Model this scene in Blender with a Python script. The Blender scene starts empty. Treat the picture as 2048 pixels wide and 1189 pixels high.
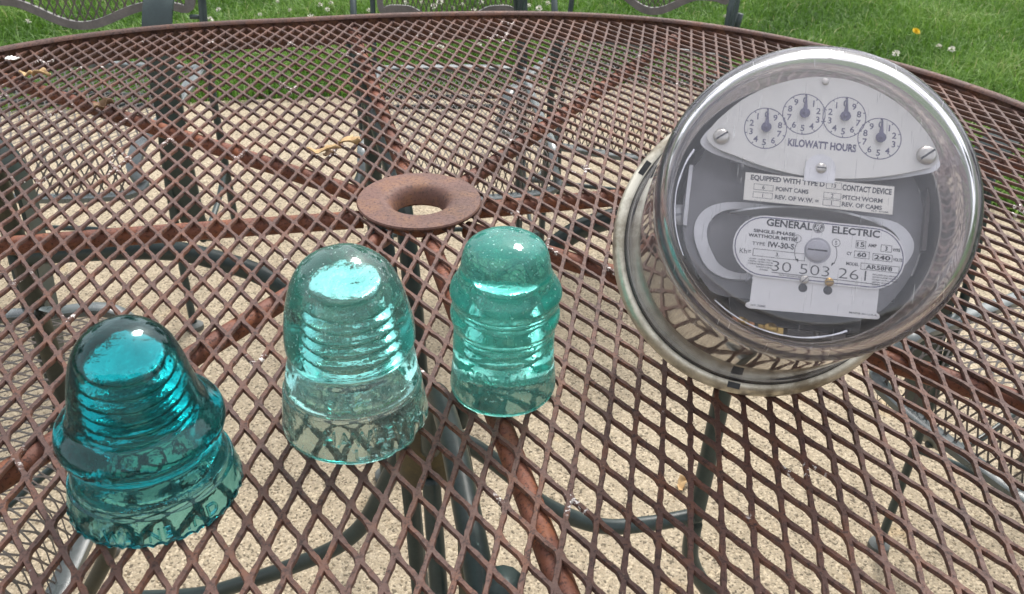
import bpy, bmesh, math, random
import numpy as np
from mathutils import Vector, Matrix

rnd = random.Random(7)
nrs = np.random.RandomState(11)
SC = bpy.context.scene
COL = SC.collection

# ------------------------------------------------------------------ camera
R_ = Vector((0.9995191, 0.0167302, 0.0261071)); U_ = Vector((-0.0310077, 0.5392903, 0.8415488)); F_ = Vector((0, 0.8419537, -0.5395498))
cam = bpy.data.objects.new('camera', bpy.data.cameras.new('camera')); COL.objects.link(cam)
M = Matrix(((R_.x, U_.x, -F_.x, 0.07599), (R_.y, U_.y, -F_.y, -0.64159), (R_.z, U_.z, -F_.z, 0.325), (0, 0, 0, 1)))
cam.matrix_world = M
cam.data.lens = 31.644; cam.data.sensor_width = 36; cam.data.clip_start = 0.01; cam.data.clip_end = 500
cam.data.dof.use_dof = True; cam.data.dof.focus_distance = 0.60; cam.data.dof.aperture_fstop = 30
SC.camera = cam
# ------------------------------------------------------------------ world, sun, exposure
EXPOSURE = 1.35
SKY_STRENGTH = 0.12
OVERCAST = 0.38
SUN_STRENGTH = 1.25
SUN_EL, SUN_AZ = 52, 20
W = bpy.data.worlds.new('World'); SC.world = W; W.use_nodes = True
wn = W.node_tree; bg = wn.nodes['Background']
sky = wn.nodes.new('ShaderNodeTexSky'); sky.sky_type = 'NISHITA'; sky.sun_disc = False
sky.sun_elevation = math.radians(SUN_EL); sky.sun_rotation = math.radians(SUN_AZ); sky.air_density = 1.0; sky.dust_density = 4.0; sky.ozone_density = 1.0
hs = wn.nodes.new('ShaderNodeHueSaturation'); hs.inputs['Saturation'].default_value = 0.30; hs.inputs['Value'].default_value = 1.0
wn.links.new(sky.outputs[0], hs.inputs['Color']); 
ov = wn.nodes.new('ShaderNodeMix'); ov.data_type = 'RGBA'; ov.inputs[0].default_value = OVERCAST; ov.inputs[7].default_value = (6.6, 6.8, 7.2, 1)   # even cloud cover
wn.links.new(hs.outputs[0], ov.inputs[6]); wn.links.new(ov.outputs[2], bg.inputs[0]); bg.inputs[1].default_value = SKY_STRENGTH
sun = bpy.data.objects.new('sun', bpy.data.lights.new('sun', 'SUN')); COL.objects.link(sun)
sun.data.energy = SUN_STRENGTH; sun.data.angle = math.radians(14); sun.data.color = (1, 0.96, 0.9)
sd = Vector((math.sin(math.radians(SUN_AZ)) * math.cos(math.radians(SUN_EL)), math.cos(math.radians(SUN_AZ)) * math.cos(math.radians(SUN_EL)), math.sin(math.radians(SUN_EL))))
sun.rotation_euler = sd.to_track_quat('Z', 'Y').to_euler(); sun.location = sd * 8
SC.view_settings.view_transform = 'Standard'; SC.view_settings.look = 'None'; SC.view_settings.gamma = 1; SC.view_settings.use_curve_mapping = False
SC.view_settings.exposure = EXPOSURE
SC.render.engine = 'CYCLES'
SC.cycles.max_bounces = 14; SC.cycles.transmission_bounces = 14; SC.cycles.glossy_bounces = 6; SC.cycles.diffuse_bounces = 3
SC.cycles.caustics_reflective = False; SC.cycles.caustics_refractive = True; SC.cycles.blur_glossy = 0.5

# ------------------------------------------------------------------ materials
def newmat(name):
    m = bpy.data.materials.new(name); m.use_nodes = True; nt = m.node_tree
    return m, nt, nt.nodes['Principled BSDF']
def tex(nt, kind, scale, detail=4, rough=0.6, coord='Object', **kw):
    tc = nt.nodes.new('ShaderNodeTexCoord'); t = nt.nodes.new('ShaderNodeTex' + kind)
    t.inputs['Scale'].default_value = scale
    if 'Detail' in t.inputs and kind == 'Noise': t.inputs['Detail'].default_value = detail; t.inputs['Roughness'].default_value = rough
    nt.links.new(tc.outputs[coord], t.inputs['Vector'])
    return t
def ramp(nt, src, stops, interp='LINEAR'):
    r = nt.nodes.new('ShaderNodeValToRGB'); r.color_ramp.interpolation = interp
    e = r.color_ramp.elements
    while len(e) > len(stops): e.remove(e[-1])
    while len(e) < len(stops): e.new(0.5)
    for k, (p, c) in enumerate(stops):
        e[k].position = p; e[k].color = (*c, 1) if len(c) == 3 else c
    nt.links.new(src, r.inputs[0]); return r
def mix(nt, fac, a, b, mode='MIX'):
    m = nt.nodes.new('ShaderNodeMix'); m.data_type = 'RGBA'; m.blend_type = mode
    if isinstance(fac, (int, float)): m.inputs[0].default_value = fac
    else: nt.links.new(fac, m.inputs[0])
    for i, v in ((6, a), (7, b)):
        if isinstance(v, tuple): m.inputs[i].default_value = (*v, 1)
        else: nt.links.new(v, m.inputs[i])
    return m.outputs[2]
def bump(nt, src, strength, dist, bsdf):
    b = nt.nodes.new('ShaderNodeBump'); b.inputs['Strength'].default_value = strength; b.inputs['Distance'].default_value = dist
    nt.links.new(src, b.inputs['Height']); nt.links.new(b.outputs[0], bsdf.inputs['Normal']); return b

def rust_material(name, mauve, orange, dark, flecks=False):
    m, nt, b = newmat(name)
    n1 = tex(nt, 'Noise', 55, 6, 0.65); n2 = tex(nt, 'Noise', 420, 5, 0.7); n3 = tex(nt, 'Noise', 9, 3, 0.5)
    r1 = ramp(nt, n1.outputs[0], [(0.46, (0, 0, 0)), (0.64, (1, 1, 1))])
    c = mix(nt, r1.outputs[0], mauve, orange)
    r2 = ramp(nt, n2.outputs[0], [(0.52, (0, 0, 0)), (0.62, (1, 1, 1))])
    c = mix(nt, r2.outputs[0], c, dark)
    r3 = ramp(nt, n3.outputs[0], [(0.3, (0.66, 0.66, 0.68)), (0.7, (1.22, 1.16, 1.14))])
    c = mix(nt, 1.0, c, r3.outputs[0], 'MULTIPLY')
    if flecks:
        f = tex(nt, 'Noise', 26, 2, 0.4); f2 = tex(nt, 'Noise', 330, 3, 0.7)
        fa = ramp(nt, f.outputs[0], [(0.68, (0, 0, 0)), (0.71, (1, 1, 1))]); fb = ramp(nt, f2.outputs[0], [(0.56, (0, 0, 0)), (0.60, (1, 1, 1))])
        fm = mix(nt, 1.0, fa.outputs[0], fb.outputs[0], 'MULTIPLY')
        c = mix(nt, fm, c, (0.62, 0.58, 0.55))
    nt.links.new(c, b.inputs['Base Color'])
    rr = ramp(nt, n2.outputs[0], [(0.3, (0.50,) * 3), (0.7, (0.80,) * 3)]); nt.links.new(rr.outputs[0], b.inputs['Roughness'])
    b.inputs['Specular IOR Level'].default_value = 0.32
    bump(nt, n2.outputs[0], 0.5, 0.0006, b)
    return m
MAT = {}
MAT['rust'] = rust_material('rusty brown paint', (0.092, 0.050, 0.040), (0.128, 0.057, 0.035), (0.043, 0.027, 0.024), True)
MAT['rust_bar'] = rust_material('rust red tube', (0.170, 0.070, 0.048), (0.210, 0.075, 0.035), (0.075, 0.034, 0.026))
MAT['rust_hub'] = rust_material('mottled rust disc', (0.145, 0.075, 0.058), (0.205, 0.102, 0.056), (0.095, 0.055, 0.046))

def paint_material(name, base, alt, rough=0.38, spec=0.5, scale=30):
    m, nt, b = newmat(name)
    n = tex(nt, 'Noise', scale, 5, 0.6); r = ramp(nt, n.outputs[0], [(0.42, base), (0.66, alt)])
    n2 = tex(nt, 'Noise', 240, 4, 0.6); c = mix(nt, 0.25, r.outputs[0], n2.outputs[0], 'OVERLAY')
    nt.links.new(c, b.inputs['Base Color'])
    rr = ramp(nt, n.outputs[0], [(0.3, (rough,) * 3), (0.75, (rough + 0.25,) * 3)]); nt.links.new(rr.outputs[0], b.inputs['Roughness'])
    b.inputs['Specular IOR Level'].default_value = spec
    bump(nt, n2.outputs[0], 0.25, 0.0005, b)
    return m
MAT['green'] = paint_material('dark green gloss paint', (0.020, 0.036, 0.036), (0.032, 0.052, 0.050), 0.30)
MAT['olive'] = paint_material('olive aged paint', (0.030, 0.036, 0.028), (0.060, 0.056, 0.034), 0.42)
MAT['chair_mesh'] = paint_material('weathered brown mesh paint', (0.075, 0.066, 0.058), (0.115, 0.088, 0.076), 0.5)
MAT['chair_frame'] = paint_material('worn grey brown frame paint', (0.12, 0.115, 0.112), (0.17, 0.155, 0.15), 0.33)
MAT['chair_gloss'] = paint_material('glossy grey frame paint', (0.075, 0.095, 0.095), (0.10, 0.12, 0.12), 0.20, 1.0)
MAT['brass_old'] = paint_material('tarnished collar metal', (0.050, 0.040, 0.020), (0.110, 0.085, 0.035), 0.45)
MAT['plasticfoot'] = paint_material('grey plastic glide', (0.075, 0.085, 0.082), (0.11, 0.12, 0.115), 0.55)

def concrete():
    m, nt, b = newmat('exposed aggregate concrete')
    n0 = tex(nt, 'Noise', 2.2, 5, 0.6); base = ramp(nt, n0.outputs[0], [(0.3, (0.335, 0.283, 0.205)), (0.7, (0.425, 0.362, 0.268))])
    v = tex(nt, 'Voronoi', 300); v.feature = 'F1'
    sep = nt.nodes.new('ShaderNodeSeparateColor'); nt.links.new(v.outputs['Color'], sep.inputs[0])
    pr = ramp(nt, sep.outputs[0], [(0.0, (0.10, 0.085, 0.07)), (0.10, (0.30, 0.25, 0.19)), (0.14, (0.78, 0.76, 0.72)), (0.72, (1, 1, 1)), (0.86, (1.30, 1.28, 1.25)), (1.0, (1.9, 1.88, 1.82))], 'CONSTANT')
    c = mix(nt, 0.72, base.outputs[0], pr.outputs[0], 'MULTIPLY')
    n1 = tex(nt, 'Noise', 330, 5, 0.7); r1 = ramp(nt, n1.outputs[0], [(0.30, (0.16, 0.13, 0.11)), (0.45, (0.92, 0.92, 0.92)), (0.7, (1.2, 1.18, 1.14))])
    c = mix(nt, 0.9, c, r1.outputs[0], 'MULTIPLY')
    st = tex(nt, 'Noise', 7, 4, 0.6); rs = ramp(nt, st.outputs[0], [(0.62, (1, 1, 1)), (0.72, (0.92, 0.80, 0.62))]); c = mix(nt, 0.6, c, rs.outputs[0], 'MULTIPLY')
    nt.links.new(c, b.inputs['Base Color']); b.inputs['Roughness'].default_value = 0.9; b.inputs['Specular IOR Level'].default_value = 0.25
    add = nt.nodes.new('ShaderNodeMath'); nt.links.new(n1.outputs[0], add.inputs[0]); nt.links.new(v.outputs['Distance'], add.inputs[1]); add.operation = 'SUBTRACT'
    bump(nt, add.outputs[0], 0.45, 0.0020, b)
    return m
MAT['concrete'] = concrete()
def soil():
    m, nt, b = newmat('lawn soil')
    n0 = tex(nt, 'Noise', 14, 6, 0.7); r = ramp(nt, n0.outputs[0], [(0.3, (0.018, 0.035, 0.008)), (0.6, (0.035, 0.070, 0.014)), (0.8, (0.07, 0.075, 0.03))])
    nt.links.new(r.outputs[0], b.inputs['Base Color']); b.inputs['Roughness'].default_value = 0.95; b.inputs['Specular IOR Level'].default_value = 0.1
    return m
MAT['soil'] = soil()
def grassmat():
    m, nt, b = newmat('grass blades')
    at = nt.nodes.new('ShaderNodeAttribute'); at.attribute_name = 'tint'
    r = ramp(nt, at.outputs['Fac'], [(0.0, (0.040, 0.105, 0.012)), (0.45, (0.105, 0.225, 0.025)), (0.80, (0.215, 0.360, 0.070)), (1.0, (0.42, 0.43, 0.20))])
    nt.links.new(r.outputs[0], b.inputs['Base Color']); b.inputs['Roughness'].default_value = 0.5; b.inputs['Specular IOR Level'].default_value = 0.35
    tr = nt.nodes.new('ShaderNodeBsdfTranslucent'); nt.links.new(r.outputs[0], tr.inputs[0])
    ms = nt.nodes.new('ShaderNodeMixShader'); ms.inputs[0].default_value = 0.35
    nt.links.new(b.outputs[0], ms.inputs[1]); nt.links.new(tr.outputs[0], ms.inputs[2]); nt.links.new(ms.outputs[0], nt.nodes['Material Output'].inputs[0])
    return m
MAT['grass'] = grassmat()

def glassmat(name, absorb, density, ior=1.50, rough=0.0, bumps=0.35, seeds=0.0, haze=0.0, hazecol=(0.6, 0.7, 0.7), scratch=0.0, tint=(1, 1, 1), waviness=35, fine=(190, 0.16), cavity=0.0):
    m = bpy.data.materials.new(name); m.use_nodes = True; nt = m.node_tree; nt.nodes.clear()
    out = nt.nodes.new('ShaderNodeOutputMaterial'); g = nt.nodes.new('ShaderNodeBsdfGlass')
    g.inputs['IOR'].default_value = ior; g.inputs['Roughness'].default_value = rough; g.inputs['Color'].default_value = (*tint, 1)
    n = tex(nt, 'Noise', waviness, 3, 0.5); n2 = tex(nt, 'Noise', fine[0], 3, 0.6)
    md = nt.nodes.new('ShaderNodeMath'); md.operation = 'MULTIPLY_ADD'; md.inputs[1].default_value = fine[1]
    nt.links.new(n2.outputs[0], md.inputs[0]); nt.links.new(n.outputs[0], md.inputs[2])
    if cavity > 0:   # the moulded pin hole is rougher than the outside
        av = nt.nodes.new('ShaderNodeAttribute'); av.attribute_name = 'cavity'; ma = nt.nodes.new('ShaderNodeMath'); ma.operation = 'MULTIPLY_ADD'; ma.inputs[1].default_value = cavity; ma.inputs[2].default_value = fine[1]
        nt.links.new(av.outputs['Fac'], ma.inputs[0]); nt.links.new(ma.outputs[0], md.inputs[1])
    bp = nt.nodes.new('ShaderNodeBump'); bp.inputs['Strength'].default_value = bumps; bp.inputs['Distance'].default_value = 0.002
    nt.links.new(md.outputs[0], bp.inputs['Height']); nt.links.new(bp.outputs[0], g.inputs['Normal'])
    surf = g.outputs[0]
    if seeds > 0:
        v = tex(nt, 'Noise', 520, 2, 0.5); r = ramp(nt, v.outputs[0], [(0.655, (0, 0, 0)), (0.70, (1, 1, 1))])
        d = nt.nodes.new('ShaderNodeBsdfDiffuse'); d.inputs[0].default_value = (0.55, 0.72, 0.68, 1)
        mm = nt.nodes.new('ShaderNodeMath'); mm.operation = 'MULTIPLY'; mm.inputs[1].default_value = seeds; nt.links.new(r.outputs[0], mm.inputs[0])
        ms = nt.nodes.new('ShaderNodeMixShader'); nt.links.new(mm.outputs[0], ms.inputs[0]); nt.links.new(surf, ms.inputs[1]); nt.links.new(d.outputs[0], ms.inputs[2]); surf = ms.outputs[0]
    if haze > 0:   # dusty, milky film; on the meter cover it paints in a pale reflection
        d = nt.nodes.new('ShaderNodeBsdfDiffuse'); d.inputs[0].default_value = (*hazecol, 1); tr = nt.nodes.new('ShaderNodeBsdfTranslucent'); tr.inputs[0].default_value = (*hazecol, 1)
        dm = nt.nodes.new('ShaderNodeMixShader'); dm.inputs[0].default_value = 0.5; nt.links.new(d.outputs[0], dm.inputs[1]); nt.links.new(tr.outputs[0], dm.inputs[2])
        hn = tex(nt, 'Noise', 60, 5, 0.7); hr_ = ramp(nt, hn.outputs[0], [(0.3, (haze * 0.6,) * 3), (0.7, (haze * 1.4,) * 3)])
        ms = nt.nodes.new('ShaderNodeMixShader'); nt.links.new(hr_.outputs[0], ms.inputs[0]); nt.links.new(surf, ms.inputs[1]); nt.links.new(dm.outputs[0], ms.inputs[2]); surf = ms.outputs[0]
    for q in range(3 if scratch > 0 else 0):
        tc = nt.nodes.new('ShaderNodeTexCoord'); mp = nt.nodes.new('ShaderNodeMapping'); mp.inputs['Rotation'].default_value = (0, 0, (0.5, 1.9, 2.7)[q]); mp.inputs['Scale'].default_value = (1900, 60, 60)
        nz = nt.nodes.new('ShaderNodeTexNoise'); nz.inputs['Scale'].default_value = 1.0; nz.inputs['Detail'].default_value = 1; nt.links.new(tc.outputs['Object'], mp.inputs[0]); nt.links.new(mp.outputs[0], nz.inputs['Vector'])
        r = ramp(nt, nz.outputs[0], [(0.75, (0, 0, 0)), (0.80, (scratch,) * 3)])
        d = nt.nodes.new('ShaderNodeBsdfDiffuse'); d.inputs[0].default_value = (0.8, 0.8, 0.8, 1)
        ms = nt.nodes.new('ShaderNodeMixShader'); nt.links.new(r.outputs[0], ms.inputs[0]); nt.links.new(surf, ms.inputs[1]); nt.links.new(d.outputs[0], ms.inputs[2]); surf = ms.outputs[0]
    nt.links.new(surf, out.inputs['Surface'])
    if density > 0:
        a = nt.nodes.new('ShaderNodeVolumeAbsorption'); a.inputs[0].default_value = (*absorb, 1); a.inputs[1].default_value = density
        vol = a.outputs[0]
        nt.links.new(vol, out.inputs['Volume'])
    return m
def pair(key, name, *a, **k): MAT[key] = glassmat(name, *a, cavity=0.60, **k)
pair('teal', 'deep teal insulator glass', (0.0, 0.76, 0.768), 124, bumps=0.50, waviness=40, tint=(0.74, 0.93, 0.945), haze=0.03, hazecol=(0.25, 0.5, 0.5))
pair('aqua', 'clear aqua insulator glass', (0.45, 0.835, 0.815), 54, bumps=0.42, seeds=0.55, haze=0.10, hazecol=(0.42, 0.60, 0.56), tint=(0.93, 0.98, 0.97))
pair('seafoam', 'seedy green insulator glass', (0.22, 0.84, 0.78), 34, bumps=0.50, seeds=0.6, haze=0.25, hazecol=(0.20, 0.62, 0.57), tint=(0.88, 0.98, 0.96))
MAT['clear'] = glassmat('meter cover glass', (0.70, 0.695, 0.73), 58, ior=1.47, bumps=0.05, tint=(0.985, 0.98, 0.99), waviness=12, fine=(420, 0.05), haze=0.042, hazecol=(0.74, 0.74, 0.80), scratch=0.55)  # haze here paints the whitish sky reflection over the dials

def metal(name, base, alt, rough, metallic=1.0, scale=40, brushed=0.0, bumps=0.1):
    m, nt, b = newmat(name)
    n = tex(nt, 'Noise', scale, 6, 0.7); r = ramp(nt, n.outputs[0], [(0.42, base), (0.66, alt)]); nt.links.new(r.outputs[0], b.inputs['Base Color'])
    b.inputs['Metallic'].default_value = metallic
    rr = ramp(nt, n.outputs[0], [(0.3, (rough,) * 3), (0.8, (min(rough + 0.2, 1),) * 3)]); nt.links.new(rr.outputs[0], b.inputs['Roughness'])
    n2 = tex(nt, 'Noise', 500, 4, 0.6); bump(nt, n2.outputs[0], bumps, 0.0004, b)
    return m
MAT['ring'] = metal('worn nickel ring', (0.74, 0.69, 0.57), (0.26, 0.22, 0.16), 0.30, 0.70, 34, bumps=0.3)
MAT['alu'] = metal('satin aluminium', (0.80, 0.80, 0.80), (0.68, 0.68, 0.68), 0.42, 0.6)
MAT['regplate'] = metal('satin register plate', (0.80, 0.795, 0.75), (0.74, 0.735, 0.69), 0.42, 0.0, 18, bumps=0.03)
MAT['white'] = metal('enamelled white plate', (0.88, 0.88, 0.87), (0.83, 0.83, 0.82), 0.32, 0.0, 18, bumps=0.03)
MAT['cream'] = metal('cream label plate', (0.86, 0.84, 0.77), (0.78, 0.76, 0.69), 0.35, 0.0, 60, bumps=0.03)
MAT['screw'] = metal('nickel screw', (0.62, 0.60, 0.55), (0.42, 0.40, 0.36), 0.3, 0.9, 200)
MAT['brass'] = metal('brass', (0.55, 0.38, 0.12), (0.30, 0.18, 0.06), 0.25, 1.0, 120)
MAT['copper'] = metal('copper strap', (0.50, 0.24, 0.12), (0.30, 0.13, 0.07), 0.3, 1.0, 120)
MAT['steel'] = metal('bright steel', (0.82, 0.82, 0.82), (0.62, 0.62, 0.62), 0.08, 1.0, 60)
MAT['darkmetal'] = metal('black japanned metal', (0.020, 0.021, 0.022), (0.045, 0.045, 0.045), 0.28, 0.3, 60)
MAT['greymetal'] = metal('grey lacquered chassis', (0.50, 0.50, 0.54), (0.36, 0.36, 0.39), 0.35, 0.15, 30)
MAT['lilac'] = metal('grey interior fill backing', (0.27, 0.265, 0.27), (0.20, 0.195, 0.195), 0.28, 0.3, 22)  # tone of the backing that brightens the meter interior
MAT['drum'] = metal('dull inner drum', (0.30, 0.275, 0.245), (0.20, 0.18, 0.16), 0.36, 0.85, 11)
MAT['drab'] = metal('brown grey side plate', (0.20, 0.175, 0.16), (0.15, 0.13, 0.12), 0.4, 0.4, 30)
def flat(name, c, rough=0.5):
    m, nt, b = newmat(name); n = tex(nt, 'Noise', 300, 3, 0.6)
    r = ramp(nt, n.outputs[0], [(0.3, tuple(x * 0.85 for x in c)), (0.7, tuple(min(1, x * 1.12) for x in c))]); nt.links.new(r.outputs[0], b.inputs['Base Color']); b.inputs['Roughness'].default_value = rough
    return m
MAT['ink_blue'] = flat('blue grey ink', (0.130, 0.125, 0.200)); MAT['ink_black'] = flat('black ink', (0.022, 0.022, 0.030)); MAT['ink_grey'] = flat('grey ink', (0.09, 0.09, 0.10))
MAT['petal_white'] = flat('clover white', (0.62, 0.60, 0.52), 0.8); MAT['yellow'] = flat('dandelion yellow', (0.75, 0.52, 0.01), 0.7); MAT['stem'] = flat('green stem', (0.07, 0.16, 0.03), 0.7)
MAT['leaf'] = flat('dry leaf', (0.50, 0.34, 0.17), 0.8); MAT['leafdark'] = flat('dark dry leaf', (0.16, 0.095, 0.05), 0.8); MAT['whitebit'] = flat('white petal scrap', (0.75, 0.74, 0.70), 0.7)

# ------------------------------------------------------------------ mesh helpers
def link(name, me, mat, parent=None, smooth=False):
    o = bpy.data.objects.new(name, me); COL.objects.link(o)
    if mat is not None: me.materials.append(mat)
    if smooth is not False:
        me.polygons.foreach_set('use_smooth', [True] * len(me.polygons))
        if smooth is not True: me.set_sharp_from_angle(angle=math.radians(smooth))
    if parent is not None: o.parent = parent
    return o
def mk(name, V, Fc, mat, parent=None, smooth=False):
    me = bpy.data.meshes.new(name); me.from_pydata([tuple(map(float, v)) for v in V], [], [tuple(int(i) for i in f) for f in Fc]); me.update()
    return link(name, me, mat, parent, smooth)
def empty(name, loc, label, cat, group=None, rz=0.0):
    o = bpy.data.objects.new(name, None); COL.objects.link(o); o.location = loc; o.rotation_euler = (0, 0, rz); o.empty_display_size = 0.05
    o['label'] = label; o['category'] = cat
    if group: o['group'] = group
    return o
def tag(o, label=None, cat=None, group=None, kind=None):
    for k, v in (('label', label), ('category', cat), ('group', group), ('kind', kind)):
        if v: o[k] = v
    return o
class MB:
    def __init__(s): s.V = []; s.F = []
    def add(s, V, Fc):
        n = len(s.V); s.V += [tuple(v) for v in V]; s.F += [tuple(i + n for i in f) for f in Fc]
    def box(s, c, d, rot=None):
        V = []
        for x in (-1, 1):
            for y in (-1, 1):
                for z in (-1, 1):
                    v = Vector((x * d[0] / 2, y * d[1] / 2, z * d[2] / 2))
                    if rot is not None: v = rot @ v
                    V.append(v + Vector(c))
        s.add(V, [(0, 1, 3, 2), (4, 6, 7, 5), (0, 4, 5, 1), (2, 3, 7, 6), (0, 2, 6, 4), (1, 5, 7, 3)])
    def tube(s, pts, r, seg=10, closed=False, caps=True, prof=None, up=(0, 0, 1)):
        pts = [Vector(p) for p in pts]; n = len(pts); V = []
        rr = r if isinstance(r, (list, tuple)) else [r] * n
        upv = Vector(up)
        for i, p in enumerate(pts):
            a = pts[(i - 1) % n] if (closed or i > 0) else p; b = pts[(i + 1) % n] if (closed or i < n - 1) else p
            t = (b - a).normalized()
            s1 = t.cross(upv)
            if s1.length < 1e-3: s1 = t.cross(Vector((1, 0, 0)))
            s1.normalize()
            s2 = s1.cross(t).normalized()
            if prof is None:
                for k in range(seg):
                    an = 2 * math.pi * k / seg; V.append(p + (s1 * math.cos(an) + s2 * math.sin(an)) * rr[i])
            else:
                for (u, v) in prof: V.append(p + s1 * u + s2 * v)
        m = seg if prof is None else len(prof); Fc = []
        for i in range(n if closed else n - 1):
            j = (i + 1) % n
            for k in range(m):
                l = (k + 1) % m; Fc.append((i * m + k, i * m + l, j * m + l, j * m + k))
        if not closed and caps: Fc.append(tuple(range(m))[::-1]); Fc.append(tuple((n - 1) * m + k for k in range(m)))
        s.add(V, Fc)
    def lathe(s, prof, seg=48, c=(0, 0, 0), closed=False, rot=None, wob=None):
        V = []; idx = []; m = []
        for (z, r) in prof:
            if r < 1e-6:
                idx.append(len(V)); m.append(1); V.append((0, 0, z))
            else:
                idx.append(len(V)); m.append(seg)
                for k in range(seg):
                    a = 2 * math.pi * k / seg; w = wob(a, z, r) if wob else (0, 0)
                    V.append(((r + w[0]) * math.cos(a), (r + w[0]) * math.sin(a), z + w[1]))
        Fc = []; L = len(prof)
        for i in range(L if closed else L - 1):
            j = (i + 1) % L
            for k in range(seg):
                l = (k + 1) % seg
                if m[i] == 1 and m[j] == 1: continue
                if m[i] == 1: Fc.append((idx[i], idx[j] + k, idx[j] + l)[::-1])
                elif m[j] == 1: Fc.append((idx[i] + k, idx[i] + l, idx[j]))
                else: Fc.append((idx[i] + k, idx[i] + l, idx[j] + l, idx[j] + k))
        V = [Vector(v) for v in V]
        if rot is not None: V = [rot @ v for v in V]
        s.add([v + Vector(c) for v in V], Fc)
    def build(s, name, mat, parent=None, smooth=False): return mk(name, s.V, s.F, mat, parent, smooth)
def spline(P, n=8, closed=False):
    P = [Vector(p) for p in P]; L = len(P); out = []
    for i in range(L if closed else L - 1):
        g = lambda k: P[k % L] if closed else P[max(0, min(L - 1, k))]
        a, b, c, d = g(i - 1), g(i), g(i + 1), g(i + 2)
        for k in range(n):
            t = k / n; out.append(0.5 * ((2 * b) + (c - a) * t + (2 * a - 5 * b + 4 * c - d) * t * t + (3 * b - a - 3 * c + d) * t ** 3))
    if not closed: out.append(P[-1])
    return out
def refine(prof, n=4):
    s = spline([(z, r, 0) for z, r in prof], n); return [(v.x, max(v.y, 0)) for v in s]

# ------------------------------------------------------------------ mesh table
ZB = -0.72
O0 = np.array([0.11339, -0.278353]); A0 = np.array([0.012824, -0.015101]); B0 = np.array([-0.002928, -0.019259])
CTRL = np.array([(-297, 205, -31, 86, 1), (-290, 248, -30, 103, 4), (-240, -67, 6, -14, 2), (-244, -33, 2, -7, 8), (-245, 197, -20, 63, 6), (-263, 232, -34, 118, 1), (-199, -77, -2, -6, 3), (-195, -31, 6, -14, 9), (-172, 35, -3, 6, 1), (-169, 202, -8, 56, 1), (-119, -179, 3, -19, 3), (-139, -135, 3, -21, 9), (-134, -85, 5, -10, 7), (-124, -14, 6, -8, 3), (-136, 23, 9, -12, 9), (-136, 95, 3, 7, 4), (-136, 138, -4, 29, 10), (-139, 184, -7, 55, 8), (-73, -244, -1, -5, 6), (-88, -194, 0, -2, 7), (-97, -140, 5, -17, 6), (-94, -87, 9, -25, 3), (-88, -28, 10, -10, 7), (-92, 9, 17, -25, 2), (-92, 80, 6, 1, 3), (-89, 144, 2, 27, 7), (-92, 189, -2, 47, 5), (-26, -347, -5, -6, 8), (-36, -307, -3, -6, 5), (-51, -266, -2, 2, 1), (-54, 66, 10, -15, 1), (0, 117, -10, 13, 1), (31, -345, -1, -3, 5), (25, -311, 2, 11, 8), (36, 108, -1, -2, 2), (27, 140, 3, 2, 9), (40, 183, 0, 14, 4), (82, -346, 2, 11, 5), (80, -313, 0, 20, 8), (103, -244, -1, 21, 3), (109, -205, -5, 14, 2), (99, -23, -7, -47, 4), (69, 139, -1, 5, 5), (65, 183, -1, 20, 3), (143, -335, 7, 11, 2), (135, -302, 6, 11, 10), (141, -253, 1, 11, 13), (134, -194, -9, -6, 11), (134, -144, -13, -26, 7), (128, -86, -13, -35, 10), (135, -26, -14, -34, 9), (142, 6, -11, -29, 3), (180, -335, 17, 10, 1), (188, -298, 6, -5, 8), (167, -227, -5, 0, 1), (169, -208, -6, -1, 1), (249, -300, 5, -1, 10), (243, -257, 2, -3, 6), (293, -291, 2, -4, 4), (298, -257, -3, -4, 6)], float)
def warp(X):
    """slow stretch of the expanded metal sheet, as measured on the real table"""
    c = CTRL[:, :2] / 1000; v = CTRL[:, 2:4] / 10000; w = CTRL[:, 4]
    out = np.zeros_like(X); 
    for k in range(0, len(X), 20000):
        x = X[k:k + 20000]; d2 = ((x[:, None, :] - c[None]) ** 2).sum(2)
        g = np.exp(-d2 / (2 * 0.055 ** 2)) * w + 1e-9 * w
        g2 = np.exp(-d2 / (2 * 0.16 ** 2)) * w * 0.02
        G = g + g2; out[k:k + 20000] = x + (G[:, :, None] * v[None]).sum(1) / (G.sum(1) + 0.004)[:, None]
    return out
RIMP = [(-180, 0.612), (-150, 0.618), (-90, 0.62), (-40, 0.635), (0, 0.648), (23.1, 0.6481), (35.1, 0.6351), (46.5, 0.6149), (60.1, 0.6000), (77.8, 0.5551), (92, 0.5240), (112.5, 0.5140), (130.6, 0.5593), (146.1, 0.5998), (165, 0.612), (180, 0.612)]
_a = np.array([p[0] for p in RIMP]); _r = np.array([p[1] for p in RIMP])
def _rimraw(deg): return np.interp(deg, _a, _r)
def rim_r(deg):
    deg = np.asarray(deg, float); s = 0; wsum = 0
    for o in range(-12, 13, 2):
        w = math.exp(-(o / 8) ** 2); s = s + w * _rimraw((deg + o + 180) % 360 - 180); wsum += w
    return s / wsum

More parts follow.
